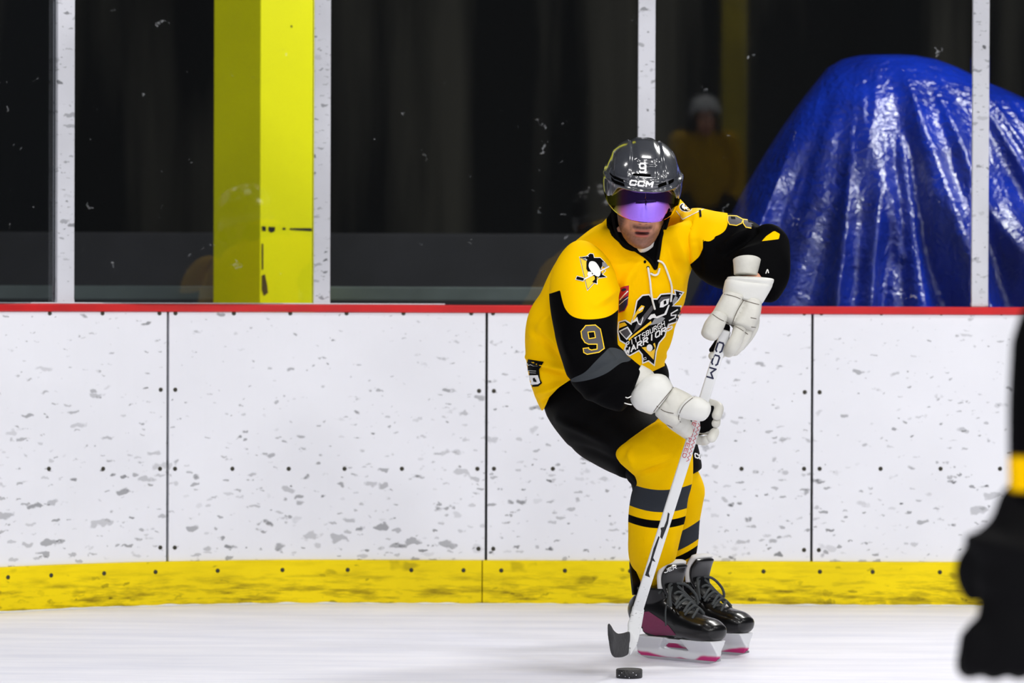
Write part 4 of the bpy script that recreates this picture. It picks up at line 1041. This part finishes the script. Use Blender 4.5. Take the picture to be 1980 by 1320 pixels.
# skates
def skM(u, v, yaw, roll=0, lift=0.0):
    y = gY(v); p = P(u, v, y); p.z = lift
    return Matrix.Translation(p) @ Matrix.Rotation(R(yaw), 4, 'Z') @ Matrix.Rotation(R(roll), 4, 'X')
SM1 = skM(1311, 1277, -43); SM2 = skM(1364, 1261, -40)
k1 = skate(man, SM1); k2_ = skate(man, SM2)
tk = bvh([k1])
def C7(x, y): return C(x, y, (1140, 1030), 4.551)
patch('side_panel', k1, tk, [([C7(*p) for p in ((425, 850), (455, 700), (520, 690), (640, 770), (700, 820), (760, 895), (745, 925), (705, 940), (560, 895))], 0, 0)], [M_maroon], grid=4)['label'] = 'maroon mesh side panel'
tt = bvh([o for o in COL.objects if o.name.startswith('tongue') and o.parent == k1])
patch('tongue_lettering', k1, tt, text('BAUER', (1267, 1108), (6.2, -2.4), (1.2, 5.5), 1.2, gap=.35, layer=1), [M_white], grid=3)

# ------------------------------------------------------------------ gloves
def cap_(bm, a, b, ra, rb, flat=1.0): tube(bm, [P(*a), (P(*a) + P(*b)) / 2, P(*b)], [ra, (ra + rb) / 2, rb], n=20, flat=flat)
K = 1 / 660.0     # metres per pixel near the hands
# lower (near) glove
bm = bmesh.new()
loft(bm, [(1222, 778, 1268, 727, 10.80, .052), (1232, 792, 1287, 726, 10.79, .060), (1258, 801, 1301, 745, 10.79, .058)], cap0=.006, cap1=.006, ex=2.6)
g1 = link('glove', remesh(bm, .0035, 4), M_glv2, man); g1['label'] = 'near white leather glove around the lower shaft'
bm = bmesh.new(); loft(bm, [(1213, 749, 1241, 705, 10.79, .036), (1225, 757, 1262, 718, 10.79, .036), (1240, 768, 1270, 735, 10.80, .034)], cap0=.002, cap1=.002)
link('wrist_liner', to_mesh(bm), M_glv, g1)
bm = bmesh.new()
loft(bm, [(1264, 800, 1305, 748, 10.79, .048), (1284, 818, 1325, 757, 10.78, .048), (1302, 826, 1341, 766, 10.78, .045)], cap0=.006, cap1=.006, ex=2.7)
loft(bm, [(1270, 800, 1290, 775, 10.80, .045), (1295, 828, 1318, 790, 10.81, .045), (1316, 842, 1330, 818, 10.85, .034)], cap0=.01, cap1=.012, ex=2.5)
link('hand_pad', remesh(bm, .0035, 3, disp=folds([((1290, 800), (1318, 808), 3, -.003), ((1283, 770), (1290, 782), 3, -.002), ((1262, 803), (1300, 748), 3, -.006), ((1310, 808), (1338, 768), 3, -.004)])), M_glv, g1)
bm = bmesh.new()
loft(bm, [(1312, 806, 1341, 766, 10.745, .030), (1335, 812, 1355, 768, 10.735, .032), (1352, 814, 1368, 776, 10.735, .030)], cap0=.012, cap1=.020, ex=2.2)
o = link('thumb', remesh(bm, .0035, 3), M_glv2, g1)
bm = bmesh.new()
loft(bm, [(1318, 805, 1330, 832, 10.885, .02), (1345, 790, 1352, 842, 10.895, .02), (1366, 784, 1364, 838, 10.865, .024), (1384, 782, 1377, 834, 10.84, .017)], cap0=.01, cap1=.006)
link('palm', remesh(bm, .004, 3), M_black, g1)
for pts, r in (([(1330, 775, 10.86), (1362, 778, 10.875), (1384, 784, 10.85), (1390, 790, 10.835), (1386, 803, 10.825)], .0145), ([(1325, 792, 10.87), (1355, 798, 10.89), (1382, 806, 10.855), (1384, 818, 10.835)], .0135),
               ([(1315, 815, 10.87), (1345, 828, 10.89), (1376, 832, 10.855), (1381, 836, 10.84), (1376, 846, 10.83)], .0145), ([(1310, 828, 10.86), (1338, 846, 10.875), (1360, 852, 10.86), (1366, 850, 10.84)], .0135)):
    bm = bmesh.new(); tube(bm, [P(*p) for p in pts], r, n=18, hint=Vector((0, 0, 1)))
    link('finger', to_mesh(bm), M_glv, g1)
bm = bmesh.new()
for a, b in (((1208, 767), (1220, 766)), ((1208, 779), (1221, 782))): tube(bm, [P(a[0], a[1], 10.74), P((a[0] + b[0]) / 2, a[1] + 2, 10.735), P(b[0], b[1], 10.74)], .0016, n=8)
link('cuff_lace', to_mesh(bm), M_lace, g1)
# upper (far) glove
bm = bmesh.new()
loft(bm, [(1404, 536, 1497, 540, 10.87, .050), (1400, 550, 1492, 556, 10.87, .056), (1397, 566, 1474, 587, 10.87, .052)], cap0=.006, cap1=.005, ex=2.7)
g2 = link('glove', remesh(bm, .0035, 4, disp=folds([((1404, 538), (1492, 549), 2.5, -.004)])), M_glv2, man); g2['label'] = 'far white leather glove around the butt of the stick'
bm = bmesh.new(); loft(bm, [(1417, 503, 1471, 503, 10.89, .038), (1418, 512, 1469, 512, 10.885, .038), (1419, 530, 1464, 532, 10.88, .036)], cap0=.004, cap1=.002)
link('wrist_liner', to_mesh(bm), M_glv, g2)
bm = bmesh.new()
loft(bm, [(1397, 568, 1440, 578, 10.85, .045), (1384, 592, 1432, 603, 10.84, .045), (1376, 606, 1418, 624, 10.83, .040)], cap0=.004, cap1=.008, ex=2.8)
loft(bm, [(1438, 578, 1472, 590, 10.86, .045), (1428, 606, 1470, 610, 10.85, .045), (1414, 626, 1458, 640, 10.84, .042)], cap0=.004, cap1=.008, ex=2.8)
link('hand_pad', remesh(bm, .0035, 2, disp=folds([((1438, 580), (1416, 626), 3, -.005)])), M_glv, g2)
bm = bmesh.new(); loft(bm, [(1376, 604, 1406, 618, 10.80, .028), (1363, 622, 1398, 638, 10.79, .030), (1356, 640, 1387, 655, 10.785, .028)], cap0=.012, cap1=.014, ex=2.3)
link('thumb', remesh(bm, .0035, 2), M_glv, g2)
for pts, r in (([(1446, 632, 10.855), (1441, 648, 10.835), (1430, 664, 10.84), (1420, 676, 10.86)], .0185), ([(1458, 618, 10.89), (1455, 634, 10.87), (1444, 652, 10.87), (1430, 668, 10.885)], .017),
               ([(1430, 636, 10.825), (1426, 650, 10.81), (1417, 668, 10.81), (1409, 678, 10.835)], .0195), ([(1408, 660, 10.86), (1402, 676, 10.855), (1392, 686, 10.85), (1378, 688, 10.84)], .0125)):
    bm = bmesh.new(); tube(bm, [P(*p) for p in pts], r, n=18, hint=Vector((1, 0, 0)))
    link('finger', to_mesh(bm), M_glv, g2)
bm = bmesh.new()
loft(bm, [(1388, 625, 1412, 632, 10.86, .02), (1386, 650, 1410, 655, 10.86, .022), (1370, 676, 1405, 680, 10.865, .018)], cap0=.01, cap1=.01)
link('palm', remesh(bm, .004, 3), M_black, g2)
bm = bmesh.new(); tube(bm, [P(1481, 528, 10.86), P(1484, 521, 10.855), P(1486, 527, 10.86)], .0016, n=8); link('cuff_lace', to_mesh(bm), M_lace, g2)

M_line = mat('seam_crease_line', rgb(95, 85, 75), .9)  # glove seams, plus crease shade painted as thin dark lines
def seam(g, lines, w=1.3):
    objs = [g] + [o for o in COL.objects if o.parent == g and o.name.split('.')[0] in ('hand_pad', 'thumb', 'finger')]
    t_ = bvh(objs)
    for l in lines: patch('seam', g, t_, [(q, 0, 0) for q in stroke(spl(l), w)], [M_line], grid=3, lift=.0008)
seam(g1, [[(1304, 747), (1286, 768), (1268, 790), (1261, 801)], [(1342, 767), (1322, 784), (1312, 806), (1316, 816)], [(1270, 785), (1285, 795), (1302, 799)], [(1264, 802), (1276, 812), (1300, 827)]])
seam(g2, [[(1398, 568), (1420, 573), (1440, 581), (1472, 590)], [(1438, 580), (1426, 600), (1416, 624)], [(1376, 606), (1392, 617), (1408, 624)], [(1414, 628), (1430, 635), (1446, 646)], [(1452, 614), (1462, 616)], [(1453, 632), (1461, 633)]])

# ------------------------------------------------------------------ the stick
st_top = P(1403, 640, 10.83); st_bot = P(1229, 1192, 10.93)
stick = empty('hockey_stick', P(1225, 1235, 10.93), 'white hockey stick with black lettering and black taped blade, held in both gloves', 'hockey stick')
bm = bmesh.new()
ax = (st_bot - st_top); Tn = ax.normalized(); sx = Tn.cross(Vector((0, -1, 0))).normalized()
def ssec(t, hw, hd, dx=0): return (st_top + ax * t, sx * hw, hd)
loft_w(bm, [ssec(0, .0155, .011), ssec(.3, .0155, .011), ssec(.7, .0155, .011), ssec(.93, .0155, .010), ssec(1.0, .0165, .009)], ex=5, n=32, cap0=.003)
sft = link('shaft', to_mesh(bm), M_stick, stick)
for m_ in sft.modifiers: pass
bm = bmesh.new()
def bsec(ut, vt, ub, vb, Y, th): return (ut, vt, ub, vb, Y, th)
loft(bm, [(1223, 1172, 1246, 1178, 10.93, .009), (1219, 1190, 1243, 1197, 10.92, .009), (1214, 1205, 1238, 1222, 10.91, .0075), (1214, 1219, 1231, 1246, 10.90, .0065), (1210, 1221, 1218, 1267, 10.87, .006)], ex=3.2, cap1=.002, n=28)
bmesh.ops.recalc_face_normals(bm, faces=bm.faces[:]); link('heel', remesh(bm, .0025, 2), M_stick, stick)
bm = bmesh.new()
loft(bm, [(1216, 1220, 1212, 1266, 10.875, .0065), (1206, 1223, 1204, 1270, 10.83, .0065), (1194, 1224, 1195, 1271, 10.76, .006), (1185, 1217, 1188, 1270, 10.70, .006), (1180, 1208, 1183, 1262, 10.665, .0055), (1177, 1204, 1178, 1236, 10.655, .005)], ex=3.2, cap1=.003, n=28)
link('blade', remesh(bm, .0025, 2), M_tape, stick)['label'] = 'black taped blade'
ts = bvh([sft])
dxs = (1229 - 1403) / (1192 - 640)
def along(v, off=0): return (1403 + dxs * (v - 640) + off, v)
# letters read down the shaft: letter width runs along it, height across
sh = text('CCM', along(664, 4.5), (-5.6, 17.5), (-11.0, -3.2), 3.2, gap=.42, layer=0)
patch('lettering', stick, ts, sh, [M_navy], grid=4, lift=.0008)['label'] = 'black maker lettering near the top hand'
sh = text('JETSPEED', along(808, -1), (-2.2, 7.2), (-6.2, -1.8), 1.15, gap=.38, layer=0)
patch('lettering', stick, ts, sh, [M_redp], grid=4, lift=.0008)['label'] = 'thin dark red lettering below the lower glove'
sh = []
for i in range(9):
    v = 818 + i * 8.2
    sh += [(q, 0, 0) for q in stroke([along(v, 3), along(v + 5, 8), along(v + 8, 4)], 1.0)]
for pl in ([along(990, -1), along(993, 3), along(1012, 6), along(1028, 5), along(1022, 0), along(1005, 1)], [along(1020, -6), along(1018, 2), along(1026, 5), along(1042, 4), along(1038, -1), along(1026, -3)],
           [along(1036, -5), along(1038, -2), along(1078, -2), along(1086, 5), along(1082, -6), along(1060, -7)], [along(1076, -5), along(1074, -2), along(1108, -1), along(1116, 4), along(1112, -7), along(1098, -7)]):
    patch('stripe_graphic', stick, ts, [(pl, 0, 0)], [M_gloss], grid=4, lift=.0008)
patch('script_graphic', stick, ts, sh, [M_redp], grid=4, lift=.0008)

# ------------------------------------------------------------------ puck
py = gY(1311); pc = P(1217, 1311, py)
bm = bmesh.new(); bmesh.ops.create_cone(bm, cap_ends=True, segments=64, radius1=.0381, radius2=.0381, depth=.0254)
es = [e for e in bm.edges if e.calc_length() < .01 and abs(e.verts[0].co.z - e.verts[1].co.z) < 1e-4]
bmesh.ops.bevel(bm, geom=es, offset=.0018, segments=2, affect='EDGES')
for v in bm.verts: v.co += Vector((pc.x, py + .02, .0128))
pk = empty('hockey_puck', (pc.x, py + .02, 0), 'black rubber puck lying on the ice in front of the stick blade', 'puck')
d = link('disc', to_mesh(bm), mat('puck_rubber', (.012, .012, .013, 1), .45, bump=.5, bscale=260), pk); 
for p in d.data.polygons: p.use_smooth = abs(p.normal.z) < .5
bm = bmesh.new()
for a, dz in ((-2.2, .004), (-1.9, -.006), (-1.3, .005), (-1.05, -.002), (-1.6, -.009), (-2.45, -.004)):
    q = Vector((pc.x + .0383 * math.cos(a), py + .02 + .0383 * math.sin(a), .0128 + dz)); r = bmesh.ops.create_icosphere(bm, subdivisions=1, radius=.0013)
    for v in r['verts']: v.co = v.co * (1 + .5 * noise.noise(q * 900)) + q
o = link('snow_flecks', to_mesh(bm), M_snow, pk); o['kind'] = 'stuff'; o['label'] = 'white snow flecks on the side'

# ------------------------------------------------------------------ other people: whole figures in metric frame (x right, -y front, z up)
def figure(root, M, pose, jm_, kit, sc=1.0):
    """pose: dict of joints in metres"""
    V = lambda p: M @ Vector(p)
    g = pose
    def chain(bm, pts, r, **k): tube(bm, [V(p) for p in pts], [q * sc for q in r], n=28, **k)
    HMx = M @ Matrix.Translation(Vector(g['head'])) @ Matrix.Rotation(R(g.get('pitch', 5)), 4, 'X')
    bm = head_bm(HMx)
    chain(bm, [Vector(g['head']) + Vector((0, .01, -.08)), g['neck'], g['chest'], g['hip']], [.055, .06, .13, .13])
    for s in 'lr':
        chain(bm, [g['sh' + s], g['el' + s], g['wr' + s], g['ha' + s]], [.055, .042, .03, .03]); chain(bm, [g['hp' + s], g['kn' + s], g['an' + s]], [.08, .055, .04])
    me = to_mesh(bm); head_attrs(me, HMx); link('body', me, M_skin, root)
    helmet(root, HMx, kit['helmet'], M_clear)
    bm = bmesh.new(); chain(bm, [g['neck'], g['chest'], g['belly'], g['hip']], [.09, .19, .19, .19], flat=.8, hint=(M.to_3x3() @ Vector((0, -1, 0))))
    for s in 'lr':
        chain(bm, [g['sh' + s], (Vector(g['sh' + s]) + Vector(g['el' + s])) / 2, g['el' + s], g['wr' + s]], [.095, .085, .075, kit.get('wr', .05)])
    jme = remesh(bm, .011, 6, disp=lambda c, n: .012 * noise.noise(c * 8))
    I = M.inverted()
    attr(jme, 'black', lambda co: kit['black'](I @ co, g)); link('jersey', jme, jm_, root)
    bm = bmesh.new(); chain(bm, [g['hip'], Vector(g['hip']) + Vector((0, 0, -.06))], [.17, .17], flat=.85, hint=(M.to_3x3() @ Vector((0, -1, 0))))
    for s in 'lr': chain(bm, [g['hp' + s], Vector(g['hp' + s]) * .25 + Vector(g['kn' + s]) * .75], [.13, .105])
    link('pants', remesh(bm, .012, 5), M_pant, root)
    for s in 'lr':
        a, k, n_ = Vector(g['an' + s]), Vector(g['kn' + s]), g['an' + s]
        bm = bmesh.new(); chain(bm, [k + Vector((0, 0, .06)), k, (a + k) / 2, a], [.07, .082, .072, .05]); me = remesh(bm, .01, 4)
        attr(me, 'grey', lambda co: -9.0); attr(me, 'black', lambda co: 9.0 if kit['sock'] else 100 * (.04 - abs((I @ co).z - (a.z + k.z) / 2))); link('sock', me, M_sock, root)
    for s in 'lr':
        w, h = Vector(g['wr' + s]), Vector(g['ha' + s]); d_ = (h - w).normalized(); side = Vector((1, 0, 0)) if abs(d_.x) < .8 else Vector((0, 1, 0)); fr = d_.cross(side).normalized()
        bm = bmesh.new()
        chain(bm, [w + d_ * .03, w + d_ * .045, w + d_ * .075], [.05, .085, .066]); chain(bm, [w, w + d_ * .06, h], [.048, .056, .05], flat=.75)
        for q in range(4):
            b0 = h + side * (.033 * (q - 1.5)) + fr * .012
            chain(bm, [b0, b0 + d_ * (.045 - .005 * abs(q - 1.3)) - fr * .012, b0 + d_ * .048 - fr * .05, b0 + d_ * .012 - fr * .068], [.019, .019, .018, .015])
        tside = -side if s == 'r' else side
        chain(bm, [w + d_ * .03 + tside * .04, w + d_ * .075 + tside * .068 - fr * .02, w + d_ * .11 + tside * .055 - fr * .045], [.022, .021, .018])
        link('glove', remesh(bm, .0065, 3), kit['glove'], root)
    if kit['skates']:
        for s in 'lr':
            a = Vector(g['an' + s]); Q = M @ Matrix.Translation(Vector((a.x, a.y, 0))) @ Matrix.Rotation(R(-90), 4, 'Z') @ Matrix.Translation(Vector((.085, 0, 0))); skate(root, Q, detail=False)
    else:
        for s in 'lr':
            a = Vector(g['an' + s]); bm = bmesh.new(); chain(bm, [(a.x, a.y + .05, a.z - .03), (a.x, a.y - .06, a.z - .04), (a.x, a.y - .17, a.z - .05)], [.045, .045, .035]); link('shoe', to_mesh(bm), M_black, root)

# blurred player in the right foreground: only the hanging arm and glove enter the frame
fy = 5.0
gw = P(1992, 990, fy)      # wrist
gh = P(1960, 1222, fy)     # hand
ge = P(2062, 690, fy - .03)
gs = P(2170, 500, fy + .10)
FX = gs.x + .24
Mf = Matrix.Translation(Vector((FX, fy + .12, 0)))
def rel(p): return Mf.inverted() @ p
z0 = gs.z
pose = dict(head=(.02, -.16, z0 + .27), neck=(0, -.06, z0 + .06), chest=(0, .0, z0 - .10), belly=(0, .08, z0 - .28), hip=(0, .16, z0 - .46), pitch=15,
            shr=tuple(rel(gs)), elr=tuple(rel(ge)), wrr=tuple(rel(gw)), har=tuple(rel(gh)),
            shl=(.24, -.02, z0), ell=(.32, -.10, z0 - .30), wrl=(.22, -.34, z0 - .42), hal=(.17, -.42, z0 - .47),
            hpr=(-.10, .14, z0 - .50), knr=(-.15, -.10, .46), anr=(-.16, .06, .12), hpl=(.10, .14, z0 - .50), knl=(.16, -.10, .46), anl=(.18, .06, .12))
fore = empty('person', Mf.translation, 'blurred player in black with yellow sleeve band, cut off by the right edge', 'person')
BANDW = Vector(pose['wrr'])
def fblack(q, g): return 100 * (abs((q - BANDW).z - .053) - .023) if q.x < -.05 else 5
M_fj = mat('dark_jersey_cloth', YEL, .75, layers=(('black', BLK),), **FB)
figure(fore, Mf, pose, M_fj, dict(helmet=M_gloss, black=fblack, sock=True, wr=.036, glove=mat('black_glove', (.003, .003, .0035, 1), .8, spec=.06), skates=True))

# spectator in a yellow jersey on the riser behind the camera; the glass mirrors him faintly
RZ = .95
bm = bmesh.new(); box(bm, (4, -4.2, RZ / 2), (24, 5, RZ), None, .01); meta(link('floor_riser', to_mesh(bm), M_floor2, smooth=False), kind='structure')
sp = Vector((1362 - 990, 0, 0)).x / F * 28.2
Ms = Matrix.Translation(Vector((sp, 2 * DB - 28.2, RZ))) @ Matrix.Rotation(math.pi, 4, 'Z')
ps_ = dict(head=(0, -.02, 1.55), neck=(0, 0, 1.36), chest=(0, 0, 1.22), belly=(0, 0, 1.05), hip=(0, 0, .92), shr=(-.18, 0, 1.32), elr=(-.24, .03, 1.05), wrr=(-.2, -.12, .88), har=(-.17, -.18, .84),
           shl=(.18, 0, 1.32), ell=(.24, .03, 1.05), wrl=(.2, -.12, .88), hal=(.17, -.18, .84), hpr=(-.1, 0, .88), knr=(-.11, -.03, .48), anr=(-.11, 0, .09), hpl=(.1, 0, .88), knl=(.11, -.03, .48), anl=(.11, 0, .09))
M_sj = mat('dimmed_jersey_cloth', rgb(165, 128, 5), .8, layers=(('black', BLK),), **FB)  # yellow darkened in the colour so his mirror image stays dim
M_dimmed = mat('dimmed_column_paint', rgb(140, 125, 10), .7, vary=.2)  # column yellow darkened to keep its reflection dim
spec = empty('person', Ms.translation, 'person in yellow jersey and white helmet, mirrored faintly in the glass right of the skater', 'person')
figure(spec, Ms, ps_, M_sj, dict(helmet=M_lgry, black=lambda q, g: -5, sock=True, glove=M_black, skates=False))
c2, _ = column('steel_column', (1418 - 990) / F * 31, 2 * DB - 31, RZ, .2, M_dimmed, 0, 5, label='yellow steel column on the riser, mirrored dimly in the glass above the spectator', cat='column')
